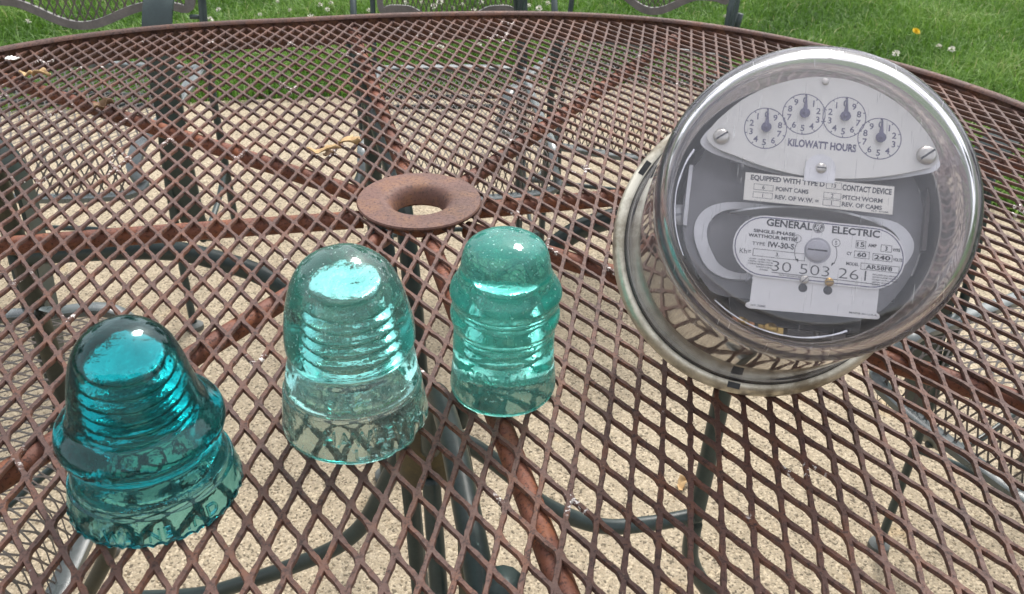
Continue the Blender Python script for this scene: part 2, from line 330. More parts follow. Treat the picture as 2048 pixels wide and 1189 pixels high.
def diamond_sheet(O, A, B, keep, hl, hs, flat_s, bevel, thick, warpf=None, full=True, clampf=None):
    """expanded metal: every cell of the lattice is a ring between the cell edge and its hole"""
    idx = []
    inv = np.linalg.inv(np.array([A, B]).T)
    for i in range(-90, 91):
        for j in range(-90, 91):
            c = O + (i + .5) * A + (j + .5) * B
            if keep(c): idx.append((i, j))
    idx = np.array(idx, float)
    eL = (A + B); eL = eL / np.linalg.norm(eL); eS = (A - B); eS = eS / np.linalg.norm(eS)
    # hole outline in (l, s): sharp at the long ends, blunt at the sides
    pts = [(hl, 0), (hl * 0.80, hs * 0.235), (hl * 0.50, hs * 0.60), (flat_s * 1.9, hs * 0.90), (flat_s, hs), (0, hs), (-flat_s, hs), (-flat_s * 1.9, hs * 0.90), (-hl * 0.50, hs * 0.60), (-hl * 0.80, hs * 0.235)]
    q = pts + [(-hl, 0)] + [(l, -s) for l, s in pts[:0:-1]]
    hole = np.array(q); n = len(hole)
    C = O + (idx[:, :1] + .5) * A + (idx[:, 1:] + .5) * B
    # outer points on the cell edge: same direction fractions
    La = np.linalg.norm(A + B) / 2; Sa = np.linalg.norm(A - B) / 2
    outer = hole / (np.abs(hole[:, 0]) / La + np.abs(hole[:, 1]) / Sa)[:, None]
    h1 = hole; h0 = hole + (outer - hole) * bevel
    def place(P): return (C[:, None, :] + P[None, :, :1] * eL + P[None, :, 1:] * eS)
    rings = [(place(outer), 0.0), (place(h0), 0.0), (place(h1), -thick * 0.28)]
    if full: rings += [(place(h1 * 1.01), -thick * 0.85), (place(outer), -thick)]
    m = len(C); V = np.zeros((m, len(rings), n, 3))
    for k, (P, z) in enumerate(rings):
        X = P.reshape(-1, 2)
        if warpf is not None: X = warpf(X)
        if clampf is not None: X = clampf(X)
        V[:, k, :, :2] = X.reshape(m, n, 2); V[:, k, :, 2] = z
    base = (np.arange(m) * len(rings) * n)[:, None, None]
    Fq = []
    for k in range(len(rings) - 1):
        a = np.arange(n); b = (a + 1) % n
        Fq.append(np.stack([k * n + a, k * n + b, (k + 1) * n + b, (k + 1) * n + a], 1))
    Fq = np.concatenate(Fq)[None] + base
    return V.reshape(-1, 3), Fq.reshape(-1, 4)[:, ::-1]
def quad_mesh(name, V, Q, mat, parent=None, smooth=False):
    me = bpy.data.meshes.new(name); me.vertices.add(len(V)); me.vertices.foreach_set('co', np.ascontiguousarray(V, dtype=np.float32).ravel())
    me.loops.add(Q.size); me.loops.foreach_set('vertex_index', np.ascontiguousarray(Q, dtype=np.int32).ravel())
    me.polygons.add(len(Q)); me.polygons.foreach_set('loop_start', np.arange(0, Q.size, Q.shape[1], dtype=np.int32)); me.polygons.foreach_set('loop_total', np.full(len(Q), Q.shape[1], dtype=np.int32))
    me.update(calc_edges=True); me.validate()
    return link(name, me, mat, parent, smooth)

table = empty('patio_table', (0, 0, ZB), 'round rusty brown expanded metal mesh patio table carrying three glass insulators and a meter', 'table')
TZ = -ZB
def keep_top(c):
    r = math.hypot(*c); 
    return r > 0.036 and r < rim_r(math.degrees(math.atan2(c[1], c[0]))) + 0.006
def clamp_top(X):
    r = np.hypot(X[:, 0], X[:, 1]); lim = rim_r(np.degrees(np.arctan2(X[:, 1], X[:, 0]))) - 0.002
    f = np.where(r > lim, lim / r, 1.0); return X * f[:, None]
V, Q = diamond_sheet(O0, A0, B0, keep_top, 0.0140, 0.00570, 0.0018, 0.24, 0.0030, warp, True, clamp_top)
# slight hand-made unevenness of the sheet
V[:, 2] += 0.0005 * np.sin(V[:, 0] * 61 + 1) * np.sin(V[:, 1] * 47) + TZ
V[:, 0] += 0.00025 * np.sin(V[:, 1] * 900 + V[:, 0] * 300); V[:, 1] += 0.00025 * np.sin(V[:, 0] * 1100)
top = quad_mesh('mesh_top', V, Q, MAT['rust'], table, 50)
# rim band and lip
nb = 240; angs = [-180 + 360 * k / nb for k in range(nb)]; rr_ = rim_r(np.array(angs))
pp = [(r * math.cos(math.radians(a)), r * math.sin(math.radians(a)), TZ) for a, r in zip(angs, rr_)]
b = MB(); b.tube(pp, 0, closed=True, prof=[(-0.0025, -0.028), (0.0025, -0.028), (0.0025, 0.0025), (0.0045, 0.0045), (0.0035, 0.0070), (0.0, 0.0078), (-0.0045, 0.0066), (-0.0060, 0.0040), (-0.0028, 0.0020)])
b.build('rim', MAT['rust'], table, 60)
# hub disc with rolled umbrella hole
b = MB(); hr = 0.0493
b.lathe([(0.0005, hr - 0.0006), (0.0022, hr), (0.0034, hr - 0.0008), (0.0036, 0.036), (0.0036, 0.0300), (0.0032, 0.0272), (0.0022, 0.0251), (0.0006, 0.0234), (-0.0014, 0.0219), (-0.0038, 0.0210), (-0.0070, 0.0200), (-0.0105, 0.0196), (-0.0112, 0.0200), (-0.0108, 0.0212), (-0.0060, 0.0222), (-0.0025, 0.0244), (-0.0004, 0.0275), (0.0004, 0.032)][::-1], 96, (0, 0, TZ), closed=True)
hub = b.build('hub_disc', MAT['rust_hub'], table, 35)
# eight radial tubes under the mesh
for a in (-166.6, 149.3, 105.3, 61.5, 14.0, -29.7, -74.2, -121.0):
    ar = math.radians(a); rim = float(rim_r(a)) - 0.006
    pts = spline([(r * math.cos(ar), r * math.sin(ar), TZ - 0.0098 - dz) for r, dz in ((0.045, 0.001), (0.2, 0.0), (0.4, 0.0004), (rim, 0.001))], 6)
    b = MB(); b.tube(pts, 0.0070, 12); b.build('support_tube', MAT['rust_bar'], table, True)
# short socket under the hub, joined to the tubes
b = MB(); b.lathe([(-0.013, 0.0255), (-0.004, 0.0275), (-0.004, 0.030), (-0.015, 0.030), (-0.015, 0.0255)], 40, (0, 0, TZ), closed=True); b.build('hub_socket', MAT['rust_bar'], table, 40)
b = MB(); b.lathe([(-0.285, 0.024), (-0.215, 0.024), (-0.213, 0.026), (-0.213, 0.029), (-0.222, 0.030), (-0.275, 0.030), (-0.287, 0.028)], 40, (0, 0, TZ), closed=True); b.build('umbrella_collar', MAT['brass_old'], table, 40)
def leg_path(deg, ps):
    a = math.radians(deg); return [(r * math.cos(a), r * math.sin(a), TZ + z) for r, z in ps]
legdef = [  # angle, upper brace and lower stretcher (radius, z) from the collar out, radius of leg, material
    (169, [(0.030, -0.235), (0.060, -0.170), (0.13, -0.099), (0.189, -0.080), (0.251, -0.079), (0.383, -0.104)], [(0.028, -0.270), (0.036, -0.295), (0.064, -0.364), (0.088, -0.403), (0.125, -0.440), (0.202, -0.497), (0.285, -0.549), (0.388, -0.585)], 0.388, 'olive'),
    (105.5, [(0.030, -0.235), (0.055, -0.130), (0.09, -0.062), (0.138, -0.044), (0.229, -0.041), (0.338, -0.040)], [(0.030, -0.270), (0.05, -0.33), (0.12, -0.42), (0.22, -0.45), (0.345, -0.46)], 0.345, 'green'),
    (15, [(0.030, -0.235), (0.052, -0.150), (0.085, -0.080), (0.114, -0.053), (0.15, -0.034), (0.22, -0.028), (0.303, -0.050)], [(0.030, -0.255), (0.05, -0.272), (0.082, -0.310), (0.121, -0.362), (0.186, -0.408), (0.245, -0.418), (0.303, -0.418)], 0.303, 'green'),
    (-78, [(0.030, -0.235), (0.060, -0.150), (0.12, -0.105), (0.20, -0.085), (0.30, -0.090), (0.36, -0.110)], [(0.030, -0.270), (0.05, -0.33), (0.10, -0.42), (0.20, -0.47), (0.36, -0.50)], 0.365, 'green')]
for deg, br, lo_, lr, mm in legdef:
    b = MB(); b.tube(spline(leg_path(deg, br), 8), 0.0088, 12); b.build('brace', MAT['green'], table, True)
    b = MB(); b.tube(spline(leg_path(deg, lo_), 8), 0.0088, 12); b.build('stretcher', MAT['green'], table, True)
    b = MB(); b.tube(spline(leg_path(deg, [(lr, -0.016), (lr, -0.10), (lr, -0.22), (lr - 0.002, -0.34), (lr - 0.004, -0.44), (lr + 0.004, -0.50), (lr + 0.050, -0.585), (lr + 0.09, -0.65), (lr + 0.10, -0.712)]), 8), 0.0095, 12)
    lg = b.build('leg', MAT[mm], table, True)
    a = math.radians(deg); rr0 = lr + 0.10
    b = MB(); b.lathe([(0.001, 0.0), (0.001, 0.017), (0.004, 0.019), (0.012, 0.018), (0.017, 0.011), (0.020, 0.0)], 20, (rr0 * math.cos(a), rr0 * math.sin(a), 0)); b.build('glide', MAT['plasticfoot'], lg, 40)
# inclined centre stay seen under the hub
b = MB(); b.tube([(-0.030, -0.012, TZ - 0.02), (-0.024, 0.010, TZ - 0.20), (-0.012, -0.004, TZ - 0.45), (-0.004, -0.010, 0.012)], 0.0095, 12); b.build('centre_post', MAT['green'], table, True)
b = MB(); b.tube(spline([(0.030, -0.045, TZ - 0.20), (0.042, -0.075, TZ - 0.26), (0.045, -0.085, TZ - 0.40), (0.046, -0.088, 0.012)], 6), 0.0100, 12); b.build('centre_post', MAT['olive'], table, True)

# ------------------------------------------------------------------ chairs
def chair(name, label, x, y, facing_deg, first=None, frame_mat='green'):
    """local frame: front towards -y; copied from the first chair"""
    rz = math.radians(facing_deg + 90)
    if first is None:
        root = empty(name, (x, y, ZB), label, 'chair', 'metal mesh chairs around the table', rz)
        SH = 0.425
        O = np.array([0.0, 0.0]); A = np.array([0.0070, -0.0165]); B = np.array([-0.0070, -0.0165])
        def hw(yy): return 0.200 + (0.22 - yy) * 0.04
        V, Q = diamond_sheet(O, A, B, lambda c: abs(c[0]) < 0.222 and -0.29 < c[1] < 0.215, 0.0132, 0.0048, 0.0016, 0.3, 0.0018, None, False)
        s = -V[:, 1]  # distance to the front; the mesh rolls down beyond 0.2
        t = np.clip(s - 0.185, 0, 1); ang = np.clip(t / 0.045, 0, 1.35)
        z = SH - 0.045 * (1 - np.cos(ang)) - np.clip(t - 0.045 * 1.35, 0, 1) * 0.97
        yy = -(np.minimum(s, 0.185) + 0.045 * np.sin(ang) + np.clip(t - 0.045 * 1.35, 0, 1) * 0.22)
        z -= 0.010 * (1 - (V[:, 0] / 0.22) ** 2) * np.clip(1 - (s / 0.25) ** 2, 0, 1)
        lim = 0.200 + (0.22 + np.clip(s, -0.22, 0.25)) * 0.04
        Vs = np.stack([np.clip(V[:, 0], -lim, lim), yy, z + V[:, 2]], 1)
        quad_mesh('seat_mesh', Vs, Q, MAT['chair_mesh'], root, 50)
        side = lambda sx: [(sx * 0.198, 0.215, SH), (sx * 0.205, 0.05, SH - 0.004), (sx * 0.212, -0.12, SH - 0.002), (sx * 0.215, -0.19, SH), (sx * 0.214, -0.222, SH - 0.022), (sx * 0.208, -0.236, SH - 0.065)]
        pts = side(-1) + [(0, -0.240, SH - 0.078)] + side(1)[::-1]
        fp = [(0.010, -0.004), (0.010, 0.004), (0.007, 0.006), (-0.007, 0.006), (-0.010, 0.004), (-0.010, -0.004)]
        b = MB(); b.tube(spline(pts, 6), 0, prof=fp); b.tube(spline([(-0.198, 0.215, SH), (0, 0.222, SH), (0.198, 0.215, SH)], 6), 0, prof=fp)
        b.build('seat_frame', MAT['chair_gloss'], root, 50)
        # back
        bz0, bz1 = 0.475, 0.90
        def yb(z): return 0.235 + (z - 0.45) * 0.22
        V, Q = diamond_sheet(O, A, B, lambda c: abs(c[0]) < 0.195 and -0.215 < c[1] < 0.215, 0.0132, 0.0048, 0.0016, 0.3, 0.0018, None, False)
        zz = (bz0 + bz1) / 2 + V[:, 1]
        lo = 0.497 + 0.021 * (1 - np.cos(np.pi * np.clip(np.abs(V[:, 0]) / 0.125, 0, 1)))
        zz = np.maximum(zz, lo); xx = np.clip(V[:, 0], -0.182, 0.182)
        Vs = np.stack([xx, 0.235 + (zz - 0.45) * 0.22 + V[:, 2], zz], 1)
        quad_mesh('back_mesh', Vs, Q, MAT['chair_mesh'], root, 50)
        wv = lambda x_: 0.497 + 0.021 * (1 - np.cos(np.pi * np.clip(np.abs(x_) / 0.125, 0, 1)))
        pb = [(x_, yb(float(wv(x_))), float(wv(x_))) for x_ in np.linspace(-0.184, 0.184, 15)]
        pts = spline(pb + [(0.186, yb(0.6), 0.6), (0.186, yb(0.8), 0.8), (0.15, yb(0.90), 0.90), (0, yb(0.915), 0.915), (-0.15, yb(0.90), 0.90), (-0.186, yb(0.8), 0.8), (-0.186, yb(0.6), 0.6)], 4, True)
        b = MB(); b.tube(pts, 0, closed=True, up=(0, 1, 0), prof=[(0.008, -0.0035), (0.008, 0.0035), (-0.008, 0.0035), (-0.008, -0.0035)]); b.build('back_frame', MAT['chair_frame'], root, 50)
        for sx in (-1, 1):
            b = MB(); b.tube(spline([(sx * 0.210, 0.235, 0.01), (sx * 0.212, 0.222, 0.2), (sx * 0.208, 0.226, 0.42), (sx * 0.206, yb(0.6), 0.6), (sx * 0.206, yb(0.93), 0.93)], 6), 0.0070, 10)
            b.tube([(sx * 0.206, yb(0.52), 0.52), (sx * 0.184, yb(0.52), 0.52)], 0.005, 8); b.tube([(sx * 0.206, yb(0.84), 0.84), (sx * 0.184, yb(0.84), 0.84)], 0.005, 8)
            b.build('back_leg', MAT['green'], root, True)
            # flat arm strap, curling over and down in front
            ap = spline([(sx * 0.222, 0.290, 0.665), (sx * 0.236, 0.16, 0.668), (sx * 0.246, 0.0, 0.668), (sx * 0.248, -0.075, 0.655), (sx * 0.248, -0.118, 0.610), (sx * 0.246, -0.125, 0.54), (sx * 0.243, -0.118, 0.44), (sx * 0.240, -0.108, 0.34), (sx * 0.236, -0.085, 0.24), (sx * 0.232, -0.03, 0.16)], 6)
            b = MB(); b.tube(ap, 0, up=(1, 0, 0), prof=[(0.0025, -0.0200), (0.0025, 0.0200), (-0.0025, 0.0200), (-0.0025, -0.0200)]); b.build('arm', MAT['green'], root, 50)
            b = MB(); b.tube(spline([(sx * 0.214, -0.110, 0.012), (sx * 0.214, -0.106, 0.20), (sx * 0.220, -0.100, 0.42), (sx * 0.243, -0.095, 0.60)], 6), 0.0062, 10); fl = b.build('front_leg', MAT['green'], root, True)
            b = MB(); b.lathe([(0.0, 0.0), (0.0, 0.014), (0.003, 0.016), (0.011, 0.0155), (0.014, 0.012), (0.016, 0.006), (0.020, 0.0)], 18, (sx * 0.214, -0.110, 0)); b.build('glide', MAT['plasticfoot'], fl, 40)
            b = MB(); b.tube(spline([(sx * 0.232, -0.04, 0.165), (sx * 0.215, 0.05, 0.140), (sx * 0.213, 0.15, 0.165), (sx * 0.212, 0.222, 0.21)], 6), 0.0055, 8); b.build('side_stretcher', MAT['green'], root, True)
        b = MB(); b.tube(spline([(-0.214, -0.104, 0.20), (-0.12, -0.02, 0.165), (0, 0.01, 0.155), (0.12, -0.02, 0.165), (0.214, -0.104, 0.20)], 6), 0.0055, 8); b.build('front_stretcher', MAT['green'], root, True)
        b = MB(); b.tube([(-0.20, 0.04, SH - 0.016), (0.20, 0.04, SH - 0.016)], 0.005, 8); b.tube([(-0.20, 0.10, SH - 0.018), (0.20, 0.10, SH - 0.018)], 0.005, 8); b.build('seat_bar', MAT['green'], root, True)
        return root
    r = first.copy(); COL.objects.link(r); r.location = (x, y, ZB); r.rotation_euler = (0, 0, rz); r['label'] = label
    for ch in first.children:
        c = ch.copy(); COL.objects.link(c); c.parent = r
        for g in ch.children:
            d = g.copy(); COL.objects.link(d); d.parent = c
    return r
c0 = chair('mesh_chair', 'wide metal mesh chair beyond the upper left rim, wavy back rail in view', -0.82, 0.945, -90)
c0.scale = (1.22, 1, 1)
tube_arm = {}
for (lab, x, y, fa, sx) in (('metal mesh chair straight across the table, seen behind and under the hub disc', -0.045, 0.99, -84, 0.76),
        ('metal mesh chair behind the table to the upper left of the meter', 0.30, 1.20, -107, 0.90),
        ('metal mesh chair under the left rim, arm strap curving down below the mesh', -0.59, 0.035, 6, 1.0),
        ('metal mesh chair under the right rim, below and right of the meter', 0.850, 0.190, -148, 1.0)):
    c = chair('mesh_chair', lab, x, y, fa, c0); c.scale = (sx, 1, 1)
    if sx < 1:   # these two have plain tube arms
        for ch in list(c.children):
            if ch.name.startswith('arm'):
                side = 1 if sum(v.co.x for v in ch.data.vertices) > 0 else -1
                if side not in tube_arm:
                    b = MB(); b.tube(spline([(side * 0.208, 0.285, 0.665), (side * 0.220, 0.16, 0.668), (side * 0.224, 0.0, 0.665), (side * 0.224, -0.075, 0.645), (side * 0.222, -0.112, 0.58), (side * 0.220, -0.110, 0.40), (side * 0.214, -0.110, 0.10)], 6), 0.0075, 10)
                    tube_arm[side] = b.build('arm', MAT['green'], c, True)
                    bpy.data.objects.remove(ch)
                else: ch.data = tube_arm[side].data

# ------------------------------------------------------------------ ground
pe = [(-9, -0.3), (-5, 1.05), (-3, 1.62), (-1.5, 1.95), (-0.93, 2.08), (-0.44, 2.18), (0.19, 2.34), (0.62, 2.36), (0.95, 2.15), (1.20, 1.78), (1.38, 1.42), (1.75, 0.95), (2.3, 0.2), (2.8, -1.0), (3.0, -5), (3.0, -9), (-9, -9)]
edge = [Vector((x, y, 0)) for x, y in pe]
me = spline(edge[:15], 8) + edge[15:]
bm = bmesh.new(); vs = [bm.verts.new((p.x, p.y, ZB)) for p in me]; f = bm.faces.new(vs); bmesh.ops.triangulate(bm, faces=[f]); 
bot = bm.faces
m_ = bpy.data.meshes.new('patio'); bm.to_mesh(m_); bm.free()
o = link('patio', m_, MAT['concrete']); tag(o, kind='structure')
b = MB(); g_ = 120
b.add([(-g_, -g_, ZB - 0.012), (g_, -g_, ZB - 0.012), (g_, g_, ZB - 0.012), (-g_, g_, ZB - 0.012)], [(0, 1, 2, 3)]); o = b.build('ground', MAT['soil']); tag(o, kind='structure')
polyx = np.array([p.x for p in me]); polyy = np.array([p.y for p in me])
def inside(X, Y):
    c = np.zeros(len(X), bool); n = len(polyx); j = n - 1
    for i in range(n):
        cond = ((polyy[i] > Y) != (polyy[j] > Y)) & (X < (polyx[j] - polyx[i]) * (Y - polyy[i]) / (polyy[j] - polyy[i] + 1e-12) + polyx[i])
        c ^= cond; j = i
    return c
def blades(N, x0, x1, y0, y1, hmin, hmax, wid):
    X = nrs.uniform(x0, x1, N); Y = nrs.uniform(y0, y1, N)
    cl = 0.5 + 0.5 * np.sin(X * 5.1 + 2 * np.sin(Y * 3.3)) * np.sin(Y * 4.7 + 1.5 * np.sin(X * 2.9))
    k = ~inside(X, Y + 0.012 + 0.02 * np.sin(X * 37)); X, Y, cl = X[k], Y[k], cl[k]; n = len(X)
    H = nrs.uniform(hmin, hmax, n) * (0.75 + 0.5 * cl); A = nrs.uniform(0, 2 * np.pi, n); lean = nrs.uniform(0.15, 1.25, n) * H
    wx, wy = np.cos(A) * wid / 2, np.sin(A) * wid / 2; B_ = A + nrs.uniform(0.6, 2.5, n); lx, ly = np.cos(B_) * lean, np.sin(B_) * lean
    V = np.zeros((n, 5, 3)); z0 = ZB - 0.012
    V[:, 0] = np.stack([X - wx, Y - wy, np.full(n, z0)], 1); V[:, 1] = np.stack([X + wx, Y + wy, np.full(n, z0)], 1)
    V[:, 2] = np.stack([X + wx * .8 + lx * .35, Y + wy * .8 + ly * .35, z0 + H * .6], 1); V[:, 3] = np.stack([X - wx * .8 + lx * .35, Y - wy * .8 + ly * .35, z0 + H * .6], 1)
    V[:, 4] = np.stack([X + lx, Y + ly, z0 + H * (1 - 0.25 * lean / H)], 1)
    T = np.clip(0.45 * cl + nrs.uniform(0, 0.55, n) ** 1.2 + np.where(nrs.rand(n) > 0.965, 0.6, 0), 0, 1)
    return V, T
def grass_object(sets):
    V = np.concatenate([s[0] for s in sets]); T = np.concatenate([s[1] for s in sets]); n = len(V)
    i = np.arange(n)[:, None] * 5
    tri = np.concatenate([i + np.array([[0, 1, 2]]), i + np.array([[0, 2, 3]]), i + np.array([[3, 2, 4]])], 0)
    me = bpy.data.meshes.new('grass'); V = V.reshape(-1, 3)
    me.vertices.add(len(V)); me.vertices.foreach_set('co', V.astype(np.float32).ravel()); me.loops.add(tri.size); me.loops.foreach_set('vertex_index', tri.astype(np.int32).ravel())
    me.polygons.add(len(tri)); me.polygons.foreach_set('loop_start', np.arange(0, tri.size, 3, dtype=np.int32)); me.polygons.foreach_set('loop_total', np.full(len(tri), 3, dtype=np.int32)); me.update(calc_edges=True)
    at = me.attributes.new('tint', 'FLOAT', 'POINT'); at.data.foreach_set('value', np.repeat(T, 5).astype(np.float32))
    return link('grass', me, MAT['grass'])
g = grass_object([blades(150000, -2.3, 2.6, 0.9, 3.6, 0.030, 0.085, 0.0040), blades(70000, -3.4, 4.0, 3.6, 6.0, 0.04, 0.08, 0.0045), blades(30000, 1.2, 4.0, -1.5, 2.0, 0.035, 0.07, 0.004), blades(25000, -5, 6, 5.8, 9.0, 0.05, 0.09, 0.008)])
tag(g, 'green lawn grass growing beyond the patio edge', 'grass', kind='stuff')

# ------------------------------------------------------------------ rays through the photograph's framing, used only to find where small things lie
C0 = Vector((0.07599, -0.64159, 0.325))
def at(px, py, z):
    d = R_ * ((px - 1024) / 1800.2) - U_ * ((py - 594.5) / 1800.2) + F_
    return C0 + d * ((z - C0.z) / d.z)
# clover and a dandelion
b = MB()
for k in range(34):
    a = rnd.uniform(0, 6.28); el = rnd.uniform(-0.3, 1.4); d = Vector((math.cos(a) * math.cos(el), math.sin(a) * math.cos(el), math.sin(el))); s1 = d.cross(Vector((0, 0.1, 1))).normalized() * 0.0022
    c = d * 0.005; e = d * 0.0115; b.add([c - s1, c + s1, e + s1 * 0.6, e - s1 * 0.6], [(0, 1, 2, 3)])
head_me = mk('tmp', b.V, b.F, MAT['petal_white']); hm = head_me.data; bpy.data.objects.remove(head_me)
cl = [(640, 12), (655, 20), (662, 8), (845, 8), (868, 14), (880, 5), (905, 18), (924, 10), (948, 22), (962, 6), (1004, 14), (1058, 12), (1078, 18), (1096, 8), (1110, 14), (1012, 24), (800, 22), (812, 6), (738, 24), (580, 22), (555, 5), (437, 20), (419, 41), (56, 44), (1792, 108), (1877, 96), (1903, 100), (520, 30), (622, 34), (880, 95), (958, 90), (865, 72), (1968, 290), (1450, 36), (1300, 22)]
for k, (px, py) in enumerate(cl):
    p = at(px, py, ZB + 0.045); o = bpy.data.objects.new('clover_flower', hm); COL.objects.link(o); o.location = p; o.rotation_euler = (rnd.uniform(-.4, .4), rnd.uniform(-.4, .4), rnd.uniform(0, 6)); s = rnd.uniform(0.8, 1.35); o.scale = (s, s, s)
    tag(o, 'white clover flower standing in the %s' % ('lawn right of the meter' if px > 1500 and py > 60 else 'lawn beyond the far rim, top left corner' if px < 200 else 'grass seen through the table mesh' if py > 60 else 'grass between the left and middle chair backs' if 400 < px < 715 else 'grass behind the middle chair back' if px < 1130 else 'grass behind the right chair back'), 'flower', 'white clover flowers in the lawn')
dp = at(1832, 63, ZB + 0.055); dn = empty('dandelion', (dp.x, dp.y, ZB - 0.01), 'single bright yellow dandelion flower in the lawn at the upper right', 'flower')
b = MB()
for ring, (n_, r0, z0) in enumerate(((18, 0.019, 0.002), (14, 0.014, 0.006), (10, 0.008, 0.009))):
    for k in range(n_):
        a = 2 * math.pi * k / n_ + ring * .3; d = Vector((math.cos(a), math.sin(a), 0)); s1 = Vector((-d.y, d.x, 0)) * 0.0022
        b.add([s1 * .5, -s1 * .5, d * r0 * .6 - s1 + Vector((0, 0, z0)), d * r0 + Vector((0, 0, z0 + .001)), d * r0 * .6 + s1 + Vector((0, 0, z0))], [(0, 1, 2, 3, 4)])
fh = b.build('flower_head', MAT['yellow'], dn); fh.location = (0, 0, 0.064); fh.rotation_euler = (0.5, 0.2, 0)
b = MB(); b.tube([(0, 0, 0), (0.003, 0, 0.03), (0, 0, 0.064)], 0.0015, 6); b.build('stem', MAT['stem'], dn)

# ------------------------------------------------------------------ dry leaf scraps on the mesh
def curled(name, px, py, length, width, ang, curl, mat, label, seedk, twist=1.0, z0=0.001):
    r2 = random.Random(seedk); n = 12; m = 5; V = []; Fc = []
    for i in range(n + 1):
        t = i / n; w = width * (math.sin(math.pi * min(1, t * 1.02)) ** 0.6 + 0.10) * r2.uniform(0.65, 1.25); ph = twist * (t - 0.3) * 2.2
        cy = 0.25 * length * math.sin(t * 3.4 + seedk); cz = curl * (0.25 + abs(math.sin(t * 4.0 + seedk * .7)))
        for j in range(m):
            s = (j / (m - 1) - .5) * 2; th = ph + s * 1.1
            V.append((t * length - length / 2, cy + w / 2 * s * math.cos(ph) + 0.15 * w * math.sin(th), cz + abs(w / 2 * s * math.sin(ph)) + curl * 0.4 * s * s))
    for i in range(n):
        for j in range(m - 1):
            a = i * m + j; Fc.append((a, a + 1, a + m + 1, a + m))
    p = at(px, py, 0.002); zmin = min(v[2] for v in V); V = [(v[0], v[1], v[2] - zmin + z0) for v in V]
    o = mk(name, V, Fc, mat, None, True); o.location = (p.x, p.y, 0.0); o.rotation_euler = (0, 0, ang)
    md = o.modifiers.new('thickness', 'SOLIDIFY'); md.thickness = 0.0005
    return tag(o, label, 'leaf')
curled('dry_leaf', 648, 300, 0.030, 0.0065, 0.25, 0.0035, MAT['leaf'], 'curled tan dry leaf lying on the mesh left of the hub disc', 3)
curled('dry_leaf', 700, 291, 0.018, 0.010, -0.35, 0.005, MAT['leaf'], 'dark edged crumpled leaf piece at the right end of the curled tan leaf', 5)
curled('dry_leaf', 658, 309, 0.010, 0.005, 1.2, 0.002, MAT['leafdark'], 'small dark leaf crumb just below the curled tan leaf', 8)
curled('dry_leaf', 55, 152, 0.016, 0.006, 0.3, 0.004, MAT['leaf'], 'pale leaf scrap near the upper left rim, left one of two', 2)
curled('dry_leaf', 84, 153, 0.018, 0.008, -0.5, 0.005, MAT['leaf'], 'pale crumbled leaf scrap near the upper left rim, right one of two', 4)
curled('dry_leaf', 210, 222, 0.020, 0.011, 0.8, 0.006, MAT['leafdark'], 'brown crumpled leaf on the mesh below the upper left scraps', 6)
lf = curled('dry_leaf', 1368, 978, 0.030, 0.016, 0.5, 0.006, MAT['leaf'], 'small brown leaf on the concrete beside the right table leg', 12); p_ = at(1368, 978, ZB); lf.location = (p_.x, p_.y, ZB)
curled('white_petal', 24, 118, 0.016, 0.009, 0.2, 0.002, MAT['whitebit'], 'single white petal lying at the upper left rim', 9, 0.3)

# ------------------------------------------------------------------ text
def text_geo(s, size_w=None, size_h=None, depth=0.0, bold=0.0, space=1.0):
    cu = bpy.data.curves.new('t', 'FONT'); cu.body = s; cu.align_x = 'CENTER'; cu.align_y = 'CENTER'; cu.size = 1; cu.offset = bold; cu.extrude = depth; cu.space_character = space; cu.resolution_u = 3
    o = bpy.data.objects.new('t', cu); COL.objects.link(o); dg = bpy.context.evaluated_depsgraph_get(); me = o.evaluated_get(dg).to_mesh()
    V = np.array([v.co[:] for v in me.vertices]); Fc = [tuple(p.vertices) for p in me.polygons]
    o.evaluated_get(dg).to_mesh_clear(); bpy.data.objects.remove(o); bpy.data.curves.remove(cu)
    mn, mx = V[:, :2].min(0), V[:, :2].max(0); V[:, :2] -= (mn + mx) / 2; w, h = mx - mn
    sx = size_w / w if size_w else size_h / h; sy = size_h / h if size_h else sx
    V[:, 0] *= sx; V[:, 1] *= sy
    return V, Fc
class Txt(MB):
    def t(s, st, u, v, w=None, h=None, z=0.0, bold=0.0, rot=0.0, align='c', space=1.0):
        V, Fc = text_geo(st, w, h, 0, bold, space)
        c, sn = math.cos(rot), math.sin(rot)
        if align == 'l': V[:, 0] -= V[:, 0].min()
        s.add([(u + x * c - y * sn, v + x * sn + y * c, z) for x, y, _ in V], Fc)
    def frame(s, u0, v0, u1, v1, w, z):
        for (a, b_, c_, d) in ((u0, v0, u1, v0 + w), (u0, v1 - w, u1, v1), (u0, v0 + w, u0 + w, v1 - w), (u1 - w, v0 + w, u1, v1 - w)):
            s.add([(a, b_, z), (c_, b_, z), (c_, d, z), (a, d, z)], [(0, 1, 2, 3)])
    def line(s, pts, w, z, closed=False):
        n = len(pts); L = []
        for i in range(n):
            a = Vector((*pts[(i - 1) % n], 0)) if (closed or i > 0) else Vector((*pts[i], 0)); b_ = Vector((*pts[(i + 1) % n], 0)) if (closed or i < n - 1) else Vector((*pts[i], 0))
            t = (b_ - a).normalized(); nn = Vector((-t.y, t.x, 0)) * w / 2; p = Vector((*pts[i], z)); L += [p + nn, p - nn]
        Fc = []
        for i in range(n if closed else n - 1):
            j = (i + 1) % n; Fc.append((2 * i, 2 * i + 1, 2 * j + 1, 2 * j))
        s.add(L, Fc)

